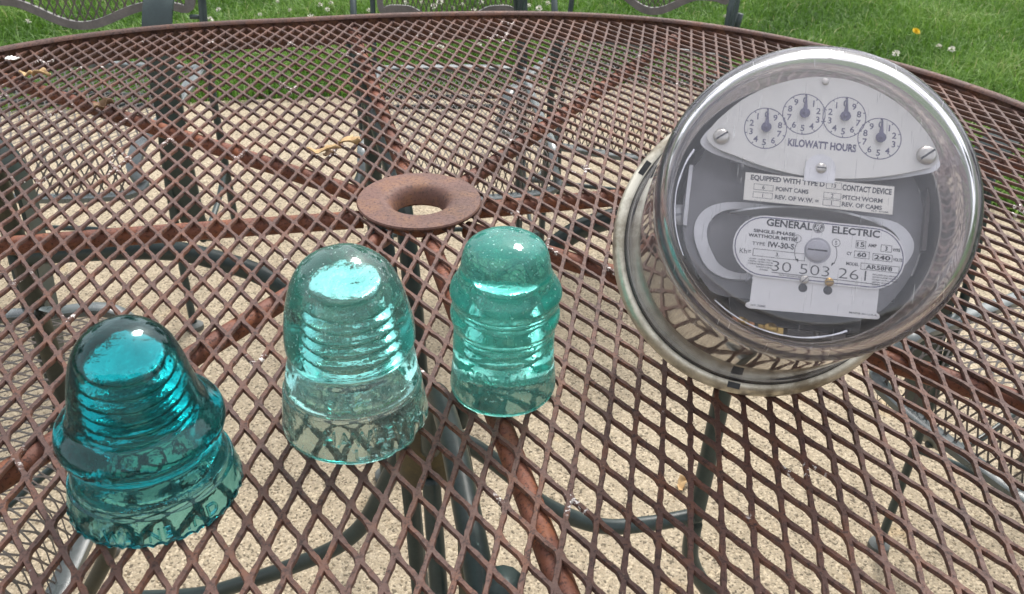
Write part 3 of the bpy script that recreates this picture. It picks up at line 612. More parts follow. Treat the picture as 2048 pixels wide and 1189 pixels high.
# ------------------------------------------------------------------ insulators
def insulator(name, label, loc, outer, cavity, mat, rz=0, bumps=0, letters=(), wobamp=0.0004, chips=None):
    root = empty(name, (loc[0], loc[1], 0.0008), label, 'insulator')
    po = refine([(z / 1000, r / 1000) for z, r in outer], 3); pc = refine([(z / 1000, r / 1000) for z, r in cavity], 2)
    prof = po[:-1] + [(outer[-1][0] / 1000, 0.0)]
    inner = pc[:-1] + [(cavity[-1][0] / 1000, 0.0)]
    ph = rnd.uniform(0, 6)
    def wob(a, z, r):
        w = wobamp * (math.sin(2 * a + ph + z * 40) + 0.6 * math.sin(3 * a - z * 70 + ph) + 0.4 * math.sin(5 * a + z * 130))
        dz = 0
        if bumps and z < 0.0035: dz = -0.0008 * max(0, math.sin(bumps * a)) if z < 0.002 else 0; w += 0.0006 * max(0, math.sin(bumps * a))
        if chips and z < 0.012:
            for (ca, cw, cd) in chips:
                d = (a - ca + math.pi) % (2 * math.pi) - math.pi
                if abs(d) < cw: w -= cd * (1 - (d / cw) ** 2) * (1 - z / 0.012)
        return w, dz
    b = MB(); full = inner[::-1] + prof   # cavity apex -> rim -> crown apex
    b.lathe(full, 128, wob=wob)
    b.V = [Vector(v) for v in b.V]; mz = min(v.z for v in b.V); b.V = [(v.x, v.y, v.z - mz) for v in b.V]
    body = b.build('glass_body', mat, root, 60)
    at_ = body.data.attributes.new('cavity', 'FLOAT', 'POINT'); ncv = 1 + 128 * (len(inner) - 3); at_.data.foreach_set('value', [min(1.0, max(0.15, (b.V[k][2] - 0.035) / 0.04)) if k < ncv else 0.0 for k in range(len(b.V))])
    bmn = bmesh.new(); bmn.from_mesh(body.data); bmesh.ops.remove_doubles(bmn, verts=bmn.verts, dist=1e-6); bmesh.ops.recalc_face_normals(bmn, faces=bmn.faces); bmn.to_mesh(body.data); bmn.free()
    zs = np.array([p[0] for p in po]); rs = np.array([p[1] for p in po])
    for (s, ang0, z0, h, span, th) in letters:
        V, Fc = text_geo(s, None, 1.0, 0.5, 0.012, 1.15); w = V[:, 0].max() - V[:, 0].min(); out = []
        for x, y, zz in V:
            z = z0 + y * h; r = np.interp(z, zs, rs); a = ang0 + (x / w) * span; rr = r + (th if zz > 0 else -0.0007); out.append((rr * math.cos(a), rr * math.sin(a), z))
        mk('raised_lettering', out, Fc, mat, body, 40)
    return root
def threads(z0, z1, r0, r1, pitch=6.3, amp=1.35):
    out = []; n = int((z1 - z0) / pitch); 
    for k in range(n):
        z = z0 + k * pitch; r = r0 + (r1 - r0) * k / n; out += [(z, r - amp), (z + pitch * .35, r + amp * .6), (z + pitch * .65, r + amp * .6)]
    return out + [(z1, r1 - amp)]
D2 = math.radians
insulator('teal_insulator', 'deep teal glass insulator with a wide flange, nearest on the left of the table', (-0.0963, -0.3205),
    [(0.0, 38.6), (0.9, 40.4), (3, 40.3), (8, 39.6), (13, 38.6), (15.2, 38.2), (16.2, 36.9), (21, 35.8), (26.5, 34.2), (30.5, 33.4), (32.5, 33.8), (34.5, 36.0), (38, 38.0), (42, 38.4), (45.5, 37.2), (48.5, 34.0), (51, 31.2), (56, 29.3), (64, 27.6), (72, 25.7), (80, 23.3), (86, 20.6), (91, 16.4), (94.8, 10.5), (96.4, 4.5), (96.6, 0)],
    [(0.4, 36.4), (4, 35.4), (14, 33.2), (16.5, 31.6), (19, 27.0), (26, 22.5), (33, 19.0), (38, 16.6)] + threads(40, 72, 15.2, 12.8) + [(74, 12.4), (76.2, 11.0), (76.8, 0)],
    MAT['teal'], bumps=38, letters=[('WAYNE', D2(-82), 0.0075, 0.0062, D2(44), 0.0007), ('IND', D2(-38), 0.0080, 0.0062, D2(24), 0.0007)], wobamp=0.0003)
insulator('aqua_insulator', 'clear pale aqua glass insulator with HAWLEY lettering and chipped base, middle of the three', (-0.0076, -0.2608),
    [(0.0, 38.6), (1.0, 40.0), (4, 39.9), (12, 38.7), (22, 37.2), (25, 36.7), (26.5, 35.6), (34, 34.5), (41, 33.0), (43.5, 31.5), (45.5, 31.0), (47.5, 31.9), (50.5, 33.1), (56, 33.2), (62, 32.6), (70, 31.2), (78, 29.2), (86, 26.5), (92, 23.4), (97, 19.2), (101, 13.0), (103.4, 6.5), (104.0, 0)],
    [(0.4, 35.6), (4, 34.8), (20, 32.8), (24.0, 31.6), (26, 27.5), (31, 23.5), (37, 19.5), (43, 16.8)] + threads(45, 79, 15.6, 13.0) + [(81, 12.6), (83.2, 11.2), (83.8, 0)],
    MAT['aqua'], letters=[('HAWLEY', D2(-72), 0.0160, 0.0075, D2(64), 0.0017), ('PA', D2(-26), 0.0160, 0.0075, D2(20), 0.0017), ('U.S.A', D2(-58), 0.0065, 0.0062, D2(46), 0.0015), ('PAT', D2(-84), 0.0330, 0.0075, D2(40), 0.0005)],
    chips=[(D2(-22), 0.16, 0.0022), (D2(-48), 0.08, 0.0012), (D2(-8), 0.07, 0.0012)], wobamp=0.00045)
insulator('green_insulator', 'small seedy sea green glass insulator with two rings, right one of the three', (0.0723, -0.2292),
    [(0.0, 29.4), (1.0, 30.4), (4, 30.4), (12, 29.6), (22, 28.5), (32, 28.1), (39, 27.9), (43, 27.9), (45.5, 28.6), (48, 29.6), (51, 29.9), (53.5, 29.4), (55.5, 28.7), (57.5, 28.5), (60, 28.9), (62.5, 29.9), (65.0, 30.3), (68, 29.4), (71, 27.6), (74, 26.0), (76.5, 25.0), (79, 24.2), (85, 23.3), (90, 21.5), (93.6, 18.2), (96.3, 13.0), (97.7, 7.0), (98.2, 0)],
    [(0.4, 25.6), (4, 25.0), (12, 23.6), (17, 20.6), (20, 16.0)] + threads(23, 65, 13.6, 12.0) + [(67, 11.8), (69, 10.2), (69.6, 0)],
    MAT['seafoam'], letters=[('CENTRAL', D2(-96), 0.0235, 0.0060, D2(74), 0.0005)], wobamp=0.0003)

# ------------------------------------------------------------------ watt-hour meter
MC = Vector((0.22076, -0.17974, 0.06826)); e1 = Vector((0.9904, -0.1377, -0.01217)); en = Vector((-0.10142, -0.78364, 0.61288)); e2 = en.cross(e1).normalized(); e1 = e2.cross(en).normalized()
meter = empty('electric_meter', MC, 'large round glass covered kilowatt hour meter leaning back at the right of the table', 'electric meter')
meter.matrix_world = Matrix(((e1.x, e2.x, en.x, MC.x), (e1.y, e2.y, en.y, MC.y), (e1.z, e2.z, en.z, MC.z), (0, 0, 0, 1)))
mm = 0.001
def lz(prof, name, mat, parent=meter, seg=128, closed=False, smooth=40, c=(0, 0, 0)):
    b = MB(); b.lathe([(z * mm, r * mm) for z, r in prof], seg, [x * mm for x in c], closed=closed); o = b.build(name, mat, parent, smooth)
    bb = bmesh.new(); bb.from_mesh(o.data); bmesh.ops.recalc_face_normals(bb, faces=bb.faces); bb.to_mesh(o.data); bb.free(); return o
# base pan and ring
lz([(-9, 0), (-9, 74), (-7, 80), (-4, 82), (-2, 82), (-2, 70), (-3, 0)], 'base_pan', MAT['greymetal'])
lz([(-6, 82), (-5, 85), (-2, 86.2), (3, 86.4), (6.5, 85.6), (8.5, 83.8), (9.5, 81.5), (9.0, 79.6), (7.0, 79.2), (6, 79.4), (-5, 79.4)], 'clamp_ring', MAT['ring'], closed=True)
for a, wd in ((152, 9), (-96, 7)):
    ar = D2(a); rot = Matrix.Rotation(ar, 3, 'Z'); b = MB(); b.box(rot @ Vector((82.0 * mm, 0, 9.2 * mm)), (3.4 * mm, wd * mm, 1.2 * mm), rot); b.build('ring_clip', MAT['darkmetal'], meter)
# rear terminal block and blades, which prop it up on the mesh
b = MB(); b.lathe([(-47 * mm, 0), (-47 * mm, 46 * mm), (-44 * mm, 50 * mm), (-9.5 * mm, 52 * mm)], 48); b.build('terminal_block', MAT['darkmetal'], meter, 40)
for sx in (-1, 1):
    for sy in (-1, 1):
        b = MB(); b.box((sx * 34 * mm, sy * 22 * mm, -52 * mm), (3 * mm, 16 * mm, 12 * mm)); b.build('terminal_blade', MAT['copper'], meter)
# glass cover: one closed shell
G = [(7.5, 80.0), (10, 79.2), (13, 78.0), (22, 76.6), (45, 74.6), (75, 72.4), (100, 70.6), (115, 69.4), (124, 69.0), (131, 69.4), (137, 69.3), (142.5, 67.6), (146.8, 63.5), (149.3, 57.0), (150.6, 47), (151.4, 34), (151.9, 18), (152.1, 5), (152.1, 0)]
Go = refine(G, 3); t = 4.4
def offset(P, t):
    out = []
    for i, (z, r) in enumerate(P):
        a = P[max(0, i - 1)]; c = P[min(len(P) - 1, i + 1)]; dz, dr = c[0] - a[0], c[1] - a[1]; L = math.hypot(dz, dr) or 1
        out.append((z - t * (-dr / L) * 1.0, r - t * (dz / L)))
    return [(z, max(r, 0)) for z, r in out]
Gi = offset(Go, t); Gi[0] = (7.5, 75.8)
prof = [(z, r) for z, r in Gi[::-1]]; prof[0] = (Gi[-1][0], 0.0); Go[-1] = (Go[-1][0], 0.0)
cover = lz(prof + Go, 'glass_cover', MAT['clear'], seg=160, smooth=60)
# chassis inside
lz([(-1, 0), (-1, 70), (1, 73), (6, 74), (6, 72), (1.5, 70.5), (1, 0)], 'inner_pan', MAT['alu'])
FD = 116.6   # depth of the dial plane
lz([(3, 70.0), (30, 67.6), (70, 65.0), (106, 63.2), (106, 62.4), (70, 64.0), (30, 66.6), (3, 69.0)], 'inner_drum', MAT['drum'], closed=True)
lz([(4.0, 79.2), (8.2, 79.3), (9.3, 79.6), (9.3, 79.0), (8, 77.4), (4, 77.4)], 'gasket', MAT['darkmetal'], closed=True)
b = MB()
b.lathe([(2 * mm, 40 * mm), (62 * mm, 38 * mm), (62 * mm, 0)], 48, (2 * mm, 4 * mm, 0)); b.build('chassis', MAT['greymetal'], meter, 40)
b = MB()
for (cx, cy, cz, dx, dy, dz_) in ((4, 36, 82, 74, 22, 40), (4, -4, 72, 66, 34, 26)): b.box((cx * mm, cy * mm, cz * mm), (dx * mm, dy * mm, dz_ * mm))
b.build('bracket', MAT['greymetal'], meter)
b = MB(); b.box((-34 * mm, -22 * mm, 66 * mm), (20 * mm, 24 * mm, 36 * mm)); b.build('magnet', MAT['darkmetal'], meter)
b = MB(); b.box((42 * mm, -22 * mm, 66 * mm), (20 * mm, 24 * mm, 36 * mm)); b.build('magnet', MAT['darkmetal'], meter)
b = MB(); b.box((4 * mm, -47 * mm, 74 * mm), (62 * mm, 12 * mm, 40 * mm)); b.build('terminal_bar', MAT['darkmetal'], meter)
for sx, mt in ((-21, 'copper'), (-7, 'brass'), (7, 'darkmetal'), (22, 'drab')):
    b = MB(); b.box((sx * mm, -55.5 * mm, 84 * mm), (12 * mm, 4 * mm, 26 * mm)); b.build('contact_strap', MAT[mt], meter)
    if sx > 0: continue
    b = MB(); b.lathe([(0, 3.4 * mm), (1.2 * mm, 3.4 * mm), (2.6 * mm, 2.2 * mm), (3.2 * mm, 0)], 20, (sx * mm, -55 * mm, 97 * mm)); b.build('brass_stud', MAT['brass'], meter, 40)
for a0, a1, rad_, z0, z1 in ((-128, -62, 57, 72, 100), (150, 205, 58, 60, 92), (-20, 22, 59, 60, 90)):
    V = []; Fc = []; n = 18
    for i in range(n + 1):
        a = D2(a0 + (a1 - a0) * i / n); w = 2.2 * math.sin(i * 1.1)
        for (rr_2, zz) in ((rad_ + w * .4, z0), (rad_ - 2, (z0 + z1) / 2 + w), (rad_ + 1, z1), (rad_ + 2, z1), (rad_ - 1, (z0 + z1) / 2 + w), (rad_ + 1.2 + w * .4, z0)): V.append((rr_2 * math.cos(a) * mm, rr_2 * math.sin(a) * mm, zz * mm))
    for i in range(n):
        for k in range(6): Fc.append((i * 6 + k, i * 6 + (k + 1) % 6, (i + 1) * 6 + (k + 1) % 6, (i + 1) * 6 + k))
    mk('polished_strap', V, Fc, MAT['steel'], meter, 50)
for sx in (-1, 1):   # side walls of the frame
    b = MB(); b.box(((4 + sx * 56) * mm, 6 * mm, 62 * mm), (2 * mm, 30 * mm, 66 * mm)); b.build('side_plate', MAT['drab'] if sx > 0 else MAT['alu'], meter)
lz([(0, 0), (0, 45), (1.0, 45), (1.0, 0)], 'rotor_disc', MAT['alu'], seg=96, c=(0, 0, 0), smooth=30)
rd = [c for c in meter.children if c.name.startswith('rotor_disc')][0]; rd.rotation_euler = (math.pi / 2 - 0.12, 0, 0); rd.location = (6 * mm, -2.5 * mm, 66 * mm)
# loop frame round the nameplate
lo = [(-30, 4.6), (-10, 4.9), (18, 4.6), (38, 4.0), (48, 1.8), (54.2, -4.5), (54.5, -11.5), (50, -19), (41, -27.6), (20, -30), (-8, -31), (-28, -32.6), (-38, -29.2), (-43, -23), (-46.8, -14), (-46.4, -5.5), (-41, 1.2)]
lc = (4, -13)
outp = spline([(x, y, 0) for x, y in lo], 6, True); inp = [Vector((lc[0] + (p.x - lc[0]) * (1 - 6.2 / max(8, math.hypot(p.x - lc[0], p.y - lc[1]))), lc[1] + (p.y - lc[1]) * (1 - 6.2 / max(8, math.hypot(p.x - lc[0], p.y - lc[1]))), 0)) for p in outp]
n = len(outp); V = []; Fc = []
for P, z in ((outp, 96), (inp, 96), (inp, 92), (outp, 92)): V += [(p.x * mm, p.y * mm, z * mm) for p in P]
for k in range(4):
    for i in range(n):
        j = (i + 1) % n; a = k * n; c = ((k + 1) % 4) * n; Fc.append((a + i, a + j, c + j, c + i))
mk('loop_frame', V, Fc, MAT['alu'], meter, 40)
for sx in (-1, 1):
    b = MB(); b.box(((4 + sx * 20) * mm, -30 * mm, 92 * mm), (8 * mm, 6 * mm, 30 * mm)); b.build('bracket', MAT['greymetal'], meter)
def plate(name, pts, z, th, mat, parent=meter, holes=()):
    n = len(pts); V = [(x * mm, y * mm, z * mm) for x, y in pts] + [(x * mm, y * mm, (z - th) * mm) for x, y in pts]
    Fc = [tuple(range(n)), tuple(range(2 * n - 1, n - 1, -1))] + [(i, i + n, (i + 1) % n + n, (i + 1) % n) for i in range(n)]
    o = mk(name, V, Fc, mat, parent); return o
def slot_screw(u, v, z, r, ang, parent, mat='screw', dome=0.5):
    b = MB(); seg = 28; 
    b.lathe([(0, r * mm), (0.25 * r * mm, r * mm), (dome * r * mm, 0.82 * r * mm), ((dome + 0.12) * r * mm, 0.5 * r * mm), ((dome + 0.15) * r * mm, 0)], seg, (u * mm, v * mm, z * mm)); o = b.build('screw', MAT[mat], parent, 50)
    b = MB(); rot = Matrix.Rotation(D2(ang), 3, 'Z'); b.box((u * mm, v * mm, (z + (dome + 0.10) * r) * mm), (1.72 * r * mm, 0.22 * r * mm, 0.12 * r * mm), rot); return o, b
fpl = [(3 + 57 * math.cos(a), max(-41.0, 57 * math.sin(a))) for a in np.linspace(0, 2 * math.pi, 72, endpoint=False)]
plate('fill_backing', fpl, 91.5, 2.0, MAT['lilac'])  # backing added close behind the glass so the dark interior looks lighter
# register plate
rp = [(-47.5, 28.5), (-46.6, 33.5), (-41.5, 40.5), (-33.5, 48.4), (-24, 54.8), (-13, 59.6), (-3, 62.2), (6, 62.8), (15, 62.0), (26, 58.6), (36.5, 53.0), (45, 46.0), (51.5, 38.6), (55.2, 32.0), (55.6, 28.2), (52.8, 25.2), (47, 23.0), (36, 19.6), (22, 16.8), (6, 15.4), (-8, 16.0), (-22, 18.4), (-34, 21.8), (-42.5, 24.4)]
rps = [(p.x, p.y) for p in spline([(x, y, 0) for x, y in rp], 4, True)][::-1]
reg = plate('register_plate', rps[::-1], FD, 1.2, MAT['regplate'])
b = MB(); 
rp2 = [(4.3 + (x - 4.3) * 1.045, 31 + (y - 31) * 0.90 - 1.6) for x, y in rps[::-1]]
plate('register_backplate', rp2, FD - 4.5, 1.0, MAT['alu'])
for (u, v, ang, rad) in ((-41.2, 30.0, 38, 3.7), (50.2, 30.3, 40, 4.3)):
    o, bx = slot_screw(u, v, FD, rad, ang, reg); bx.build('screw_slot', MAT['ink_black'], reg)
o, bx = slot_screw(2.9, 60.4, FD, 1.6, 10, reg)
dials = [(-21.7, 35.9, -1), (-5.2, 44.2, 1), (12.9, 44.4, -1), (29.2, 36.0, 1)]
zi = (FD + 0.06) * mm
for (u, v, dr) in dials:
    t_ = Txt(); ring = [((u + 9.5 * math.cos(a)) * mm, (v + 9.5 * math.sin(a)) * mm) for a in np.linspace(0, 2 * math.pi, 49)[:-1]]
    t_.line(ring, 0.42 * mm, zi, True)
    for k in range(10):
        a = math.pi / 2 - dr * 2 * math.pi * k / 10
        t_.line([((u + 9.3 * math.cos(a)) * mm, (v + 9.3 * math.sin(a)) * mm), ((u + 8.5 * math.cos(a)) * mm, (v + 8.5 * math.sin(a)) * mm)], 0.45 * mm, zi + 2e-5)
    t_.build('dial_circle', MAT['ink_blue'], reg)
    t_ = Txt()
    for k in range(10):
        a = math.pi / 2 - dr * 2 * math.pi * k / 10; t_.t(str(k), (u + 6.7 * math.cos(a)) * mm, (v + 6.6 * math.sin(a)) * mm, None, 3.0 * mm, zi, 0.022)
    t_.build('dial_numerals', MAT['ink_blue'], reg)
    # pointer and hub
    b = MB(); n = 16; P = [(2.3 * math.cos(a), 2.3 * math.sin(a)) for a in np.linspace(math.radians(115), math.radians(425), n)]
    P = P + [(0.55, 5.0), (0.22, 8.6), (-0.22, 8.6), (-0.55, 5.0)]
    m2 = len(P); z1, z0 = (FD + 2.6) * mm, (FD + 1.9) * mm
    b.add([((u + x) * mm, (v + y) * mm, z1) for x, y in P] + [((u + x) * mm, (v + y) * mm, z0) for x, y in P], [tuple(range(m2)), tuple(range(2 * m2 - 1, m2 - 1, -1))] + [(i, i + m2, (i + 1) % m2 + m2, (i + 1) % m2) for i in range(m2)])
    b.lathe([((FD + 0.1) * mm, 0.9 * mm), ((FD + 3.0) * mm, 0.9 * mm), ((FD + 3.2) * mm, 0)], 14, (u * mm, v * mm, 0))
    b.build('pointer', MAT['ink_blue'], reg)
t_ = Txt(); t_.t('KILOWATT HOURS', 4.2 * mm, 30.4 * mm, 30.5 * mm, 3.7 * mm, zi, 0.04); t_.build('lettering', MAT['ink_blue'], reg)
# half disc with its screw
hd = [(4.3 + 6.8 * math.cos(a), 19.2 + 6.8 * math.sin(a)) for a in np.linspace(0, math.pi, 19)] + [(-2.5, 13.0), (11.1, 13.0)]
hdp = plate('detent_disc', hd, FD + 1.2, 0.8, MAT['alu'])
o, bx = slot_screw(4.6, 19.4, FD + 1.2, 2.4, 0, hdp); bx.build('screw_slot', MAT['ink_black'], hdp)
# label plate
lp = plate('label_plate', [(-28.4, 1.5), (37.6, 1.5), (37.4, 14.3), (-28.6, 14.3)], FD + 1.0, 0.6, MAT['cream'])
zi = (FD + 1.06) * mm; t_ = Txt()
t_.t('EQUIPPED WITH TYPE D', -9.6 * mm, 12.0 * mm, 33.0 * mm, 2.9 * mm, zi, 0.04); t_.t('CONTACT DEVICE', 25.6 * mm, 11.7 * mm, 21.6 * mm, 2.8 * mm, zi, 0.04)
t_.t('POINT CAMS', -7.2 * mm, 8.0 * mm, 14.6 * mm, 2.1 * mm, zi, 0.035); t_.t('REV. OF W.W. =', -4.8 * mm, 4.2 * mm, 19.5 * mm, 2.1 * mm, zi, 0.035)
t_.t('PITCH WORM', 24.0 * mm, 7.2 * mm, 17.6 * mm, 2.1 * mm, zi, 0.035); t_.t('REV. OF CAMS', 24.0 * mm, 4.0 * mm, 17.6 * mm, 2.1 * mm, zi, 0.035)
t_.t('N.P. 67588', 32.0 * mm, 2.3 * mm, 7.4 * mm, 0.7 * mm, zi, 0.02)
for (x0, y0, x1, y1) in ((7.6, 10.4, 14.4, 13.6), (-24.4, 6.6, -15.6, 9.4), (-24.4, 2.9, -15.6, 5.7), (6.8, 5.9, 14.6, 8.7), (6.8, 2.6, 14.6, 5.4)): t_.frame(x0 * mm, y0 * mm, x1 * mm, y1 * mm, 0.2 * mm, zi)
for s_, x, y in (('13', 11.0, 12.0), ('6', -20, 8.0), ('1', -20, 4.3), ('2', 10.7, 7.3), ('1', 10.7, 4.0)): t_.t(s_, x * mm, y * mm, None, 1.9 * mm, zi, 0.015)
t_.build('lettering', MAT['ink_grey'], lp)
# nameplate: stadium plus card below
def stadium(u0, u1, v0, v1, n=14):
    r = (v1 - v0) / 2; vc = (v0 + v1) / 2
    return [(u1 - r + r * math.cos(a), vc + r * math.sin(a)) for a in np.linspace(-math.pi / 2, math.pi / 2, n)] + [(u0 + r + r * math.cos(a), vc + r * math.sin(a)) for a in np.linspace(math.pi / 2, 3 * math.pi / 2, n)]
card = plate('lower_card', [(-20.2, -30), (-20.4, -44.5), (-22.0, -45.3), (-22.2, -46.8), (-20.8, -47.6), (36.0, -46.2), (36.9, -45.2), (36.6, -44.0), (35.2, -43.2), (35.4, -30)][::-1], FD - 1.0, 0.7, MAT['white'])
t_ = Txt(); t_.t('N.P. 72885', -16.6 * mm, -46.0 * mm, 6.6 * mm, 0.9 * mm, (FD - 0.94) * mm, 0.02); t_.t('MADE IN U.S.A.', 29.6 * mm, -44.4 * mm, 12.4 * mm, 0.9 * mm, (FD - 0.94) * mm, 0.02); t_.build('lettering', MAT['ink_black'], card)
npl = plate('nameplate', stadium(-30.8, 45.2, -33.0, -4.6), FD, 0.7, MAT['white'])
zi = (FD + 0.06) * mm; zj = zi + 3e-5
t_ = Txt(); st = stadium(-29.9, 44.3, -32.1, -5.5, 16); t_.line([(x * mm, y * mm) for x, y in st], 0.5 * mm, zi, True); t_.build('border_line', MAT['ink_blue'], npl)
t_ = Txt(); t_.t('GENERAL', -6.6 * mm, -7.6 * mm, 20.5 * mm, 3.5 * mm, zj, 0.03); t_.t('ELECTRIC', 22.8 * mm, -7.9 * mm, 21.0 * mm, 3.4 * mm, zj, 0.03)
t_.t('SINGLE-PHASE', -13.0 * mm, -12.0 * mm, 18.5 * mm, 1.6 * mm, zj, 0.035); t_.t('WATTHOUR METER', -13.4 * mm, -14.3 * mm, 22.0 * mm, 1.6 * mm, zj, 0.035)
t_.t('TYPE', -19.4 * mm, -17.9 * mm, 5.8 * mm, 1.5 * mm, zj, 0.012); t_.t('IW-30-S', -9.4 * mm, -17.7 * mm, 11.6 * mm, 2.7 * mm, zj, 0.03)
t_.t('Kh=', -25.0 * mm, -21.9 * mm, 5.0 * mm, 2.3 * mm, zj, 0.006); t_.frame(-21.6 * mm, -23.7 * mm, 1.6 * mm, -20.3 * mm, 0.22 * mm, zj); t_.t('3.', -10.6 * mm, -22.0 * mm, None, 1.8 * mm, zj, 0.02)
t_.t('30 503 261', 8.2 * mm, -27.3 * mm, 41.5 * mm, 4.6 * mm, zj, -0.014); t_.line([(-12.5 * mm, -30.3 * mm), (35.0 * mm, -30.6 * mm)], 0.3 * mm, zj)
t_.t('PIVOT BEARING 2041901', -3.0 * mm, -31.15 * mm, 12.0 * mm, 0.6 * mm, zj, 0.02)
t_.frame(23.2 * mm, -15.2 * mm, 27.6 * mm, -11.6 * mm, 0.22 * mm, zj); t_.t('15', 25.4 * mm, -13.4 * mm, 3.3 * mm, 2.2 * mm, zj, 0.03); t_.t('AMP', 30.5 * mm, -13.3 * mm, 3.8 * mm, 1.5 * mm, zj, 0.03)
t_.frame(34.2 * mm, -15.6 * mm, 39.0 * mm, -12.4 * mm, 0.22 * mm, zj); t_.t('3', 36.6 * mm, -14.0 * mm, None, 2.0 * mm, zj, 0.03); t_.t('WIRE', 41.0 * mm, -14.2 * mm, 3.4 * mm, 1.5 * mm, zj, 0.03)
t_.t('CY', 20.8 * mm, -18.0 * mm, 2.2 * mm, 1.6 * mm, zj, 0.03); t_.frame(22.9 * mm, -19.7 * mm, 29.6 * mm, -16.4 * mm, 0.22 * mm, zj); t_.t('60', 26.2 * mm, -18.0 * mm, 4.0 * mm, 2.1 * mm, zj, 0.03)
t_.frame(31.0 * mm, -19.9 * mm, 39.6 * mm, -16.7 * mm, 0.22 * mm, zj); t_.t('240', 35.2 * mm, -18.3 * mm, 7.0 * mm, 2.1 * mm, zj, 0.03); t_.t('VOLTS', 41.9 * mm, -18.6 * mm, 3.9 * mm, 1.5 * mm, zj, 0.03)
t_.t('MODEL', 22.6 * mm, -22.6 * mm, 5.6 * mm, 1.5 * mm, zj, 0.03); t_.frame(26.2 * mm, -24.6 * mm, 43.0 * mm, -21.6 * mm, 0.22 * mm, zj); t_.t('AR58F8', 34.2 * mm, -23.1 * mm, 11.5 * mm, 2.0 * mm, zj, 0.03)
for k in range(5):
    t_.t(('U.S.PAT. 1518196 1706171', '1722756 1727509 1761764', '1727629 2050803 2050881', '2106218 2128131', '2146606')[k], (-17.6 + (1.6 if k > 2 else 0)) * mm, (-25.0 - k * 1.15) * mm, (11.0 if k < 3 else 7.0 if k == 3 else 3.6) * mm, 0.66 * mm, zj, 0.02)
    t_.t(('ENCLOSED BALL BEARING', '2377905 CLASSED MAGNET', '1923885 1947716 1968549', '2027994 2037996', '2027757 2146058')[k], (37.2 - (1.8 if k > 2 else 0)) * mm, (-26.3 - k * 1.15) * mm, (11.0 if k < 3 else 7.4) * mm, 0.66 * mm, zj, 0.02)
for (u, s_) in ((-2.6, 'F'), (14.6, 'S')):
    t_.line([((u + 1.75 * math.cos(a)) * mm, (-13.8 + 1.75 * math.sin(a)) * mm) for a in np.linspace(0, 2 * math.pi, 25)[:-1]], 0.22 * mm, zj, True); t_.t(s_, u * mm, -13.8 * mm, None, 1.8 * mm, zj, 0.006)
for sx in (-1, 1):
    arc = [((6.1 + sx * 9.3 * math.cos(a)) * mm, (-19.2 + 9.0 * math.sin(a)) * mm) for a in np.linspace(0.42, -0.5, 10)]; t_.line(arc, 0.26 * mm, zj)
    x, y = arc[-1]; t_.add([(x - 0.7 * mm, y + 0.5 * mm, zj), (x + 0.8 * mm, y + 0.6 * mm, zj), (x - sx * 0.9 * mm, y - 1.1 * mm, zj)], [(0, 1, 2)])
t_.build('lettering', MAT['ink_black'], npl)
# monogram: dark roundel with curling letters
t_ = Txt(); cx, cy = 6.3, -7.6
disc = [((cx + 2.65 * math.cos(a)) * mm, (cy + 2.65 * math.sin(a)) * mm, zj + 2e-5) for a in np.linspace(0, 2 * math.pi, 33)[:-1]]; t_.add(disc, [tuple(range(32))]); t_.build('monogram_roundel', MAT['ink_grey'], npl)
t_ = Txt(); zk = zj + 6e-5
t_.line([((cx + 2.25 * math.cos(a)) * mm, (cy + 2.25 * math.sin(a)) * mm) for a in np.linspace(0, 2 * math.pi, 33)[:-1]], 0.16 * mm, zk, True)
g1 = [(0.2, 1.35), (-0.5, 1.5), (-1.0, 0.9), (-0.7, 0.2), (-0.1, 0.3), (0.0, 0.9), (-0.3, 0.2), (-0.5, -0.7), (-1.1, -1.2), (-1.55, -0.7), (-1.2, -0.1), (-0.5, -0.1)]
g2 = [(1.25, 1.1), (0.7, 1.45), (0.35, 0.95), (0.7, 0.45), (1.0, 0.5), (0.5, 0.25), (0.25, -0.4), (0.55, -1.15), (1.2, -1.2), (1.5, -0.6), (1.1, -0.35)]
for gg in (g1, g2):
    sp = spline([(x, y, 0) for x, y in gg], 5); t_.line([((cx + p.x) * mm, (cy + p.y) * mm) for p in sp], 0.34 * mm, zk)
t_.build('monogram', MAT['white'], npl)
# big adjusting screw in its round opening
b = MB(); b.lathe([((FD + 0.10) * mm, 5.9 * mm), ((FD + 0.12) * mm, 0)], 40, (6.8 * mm, -18.2 * mm, 0)); b.build('screw_opening', MAT['greymetal'], npl)
b = MB(); b.lathe([((FD + 0.1) * mm, 4.9 * mm), ((FD + 1.5) * mm, 4.9 * mm), ((FD + 1.9) * mm, 4.4 * mm), ((FD + 1.9) * mm, 0)], 40, (6.4 * mm, -18.4 * mm, 0)); b.build('adjusting_screw', MAT['greymetal'], npl, 40)
b = MB(); b.box((6.4 * mm, -18.3 * mm, (FD + 1.93) * mm), (8.6 * mm, 0.7 * mm, 0.12 * mm)); b.build('screw_slot', MAT['ink_black'], npl)
for u, v, a in ((2.2, -32.1, 48), (13.2, -32.0, 8)):
    b = MB(); b.lathe([((FD + 0.02) * mm - 0.95 * mm, 2.0 * mm), ((FD + 0.04) * mm - 0.95 * mm, 0)], 24, (u * mm, (v - 3.6) * mm, 0)); b.build('keyhole', MAT['ink_black'], card)
    o, bx = slot_screw(u, v, FD + 0.1, 2.0, a, npl, 'brass' if a == 8 else 'screw', 0.7); bx.build('screw_slot', MAT['ink_black'], npl)
# cover screw seen at the left inside the glass
o, bx = slot_screw(-55.5, -2.5, 84, 5.4, 15, meter, 'alu', 0.35); bx.build('screw_slot', MAT['greymetal'], meter)
bpy.context.view_layer.update()

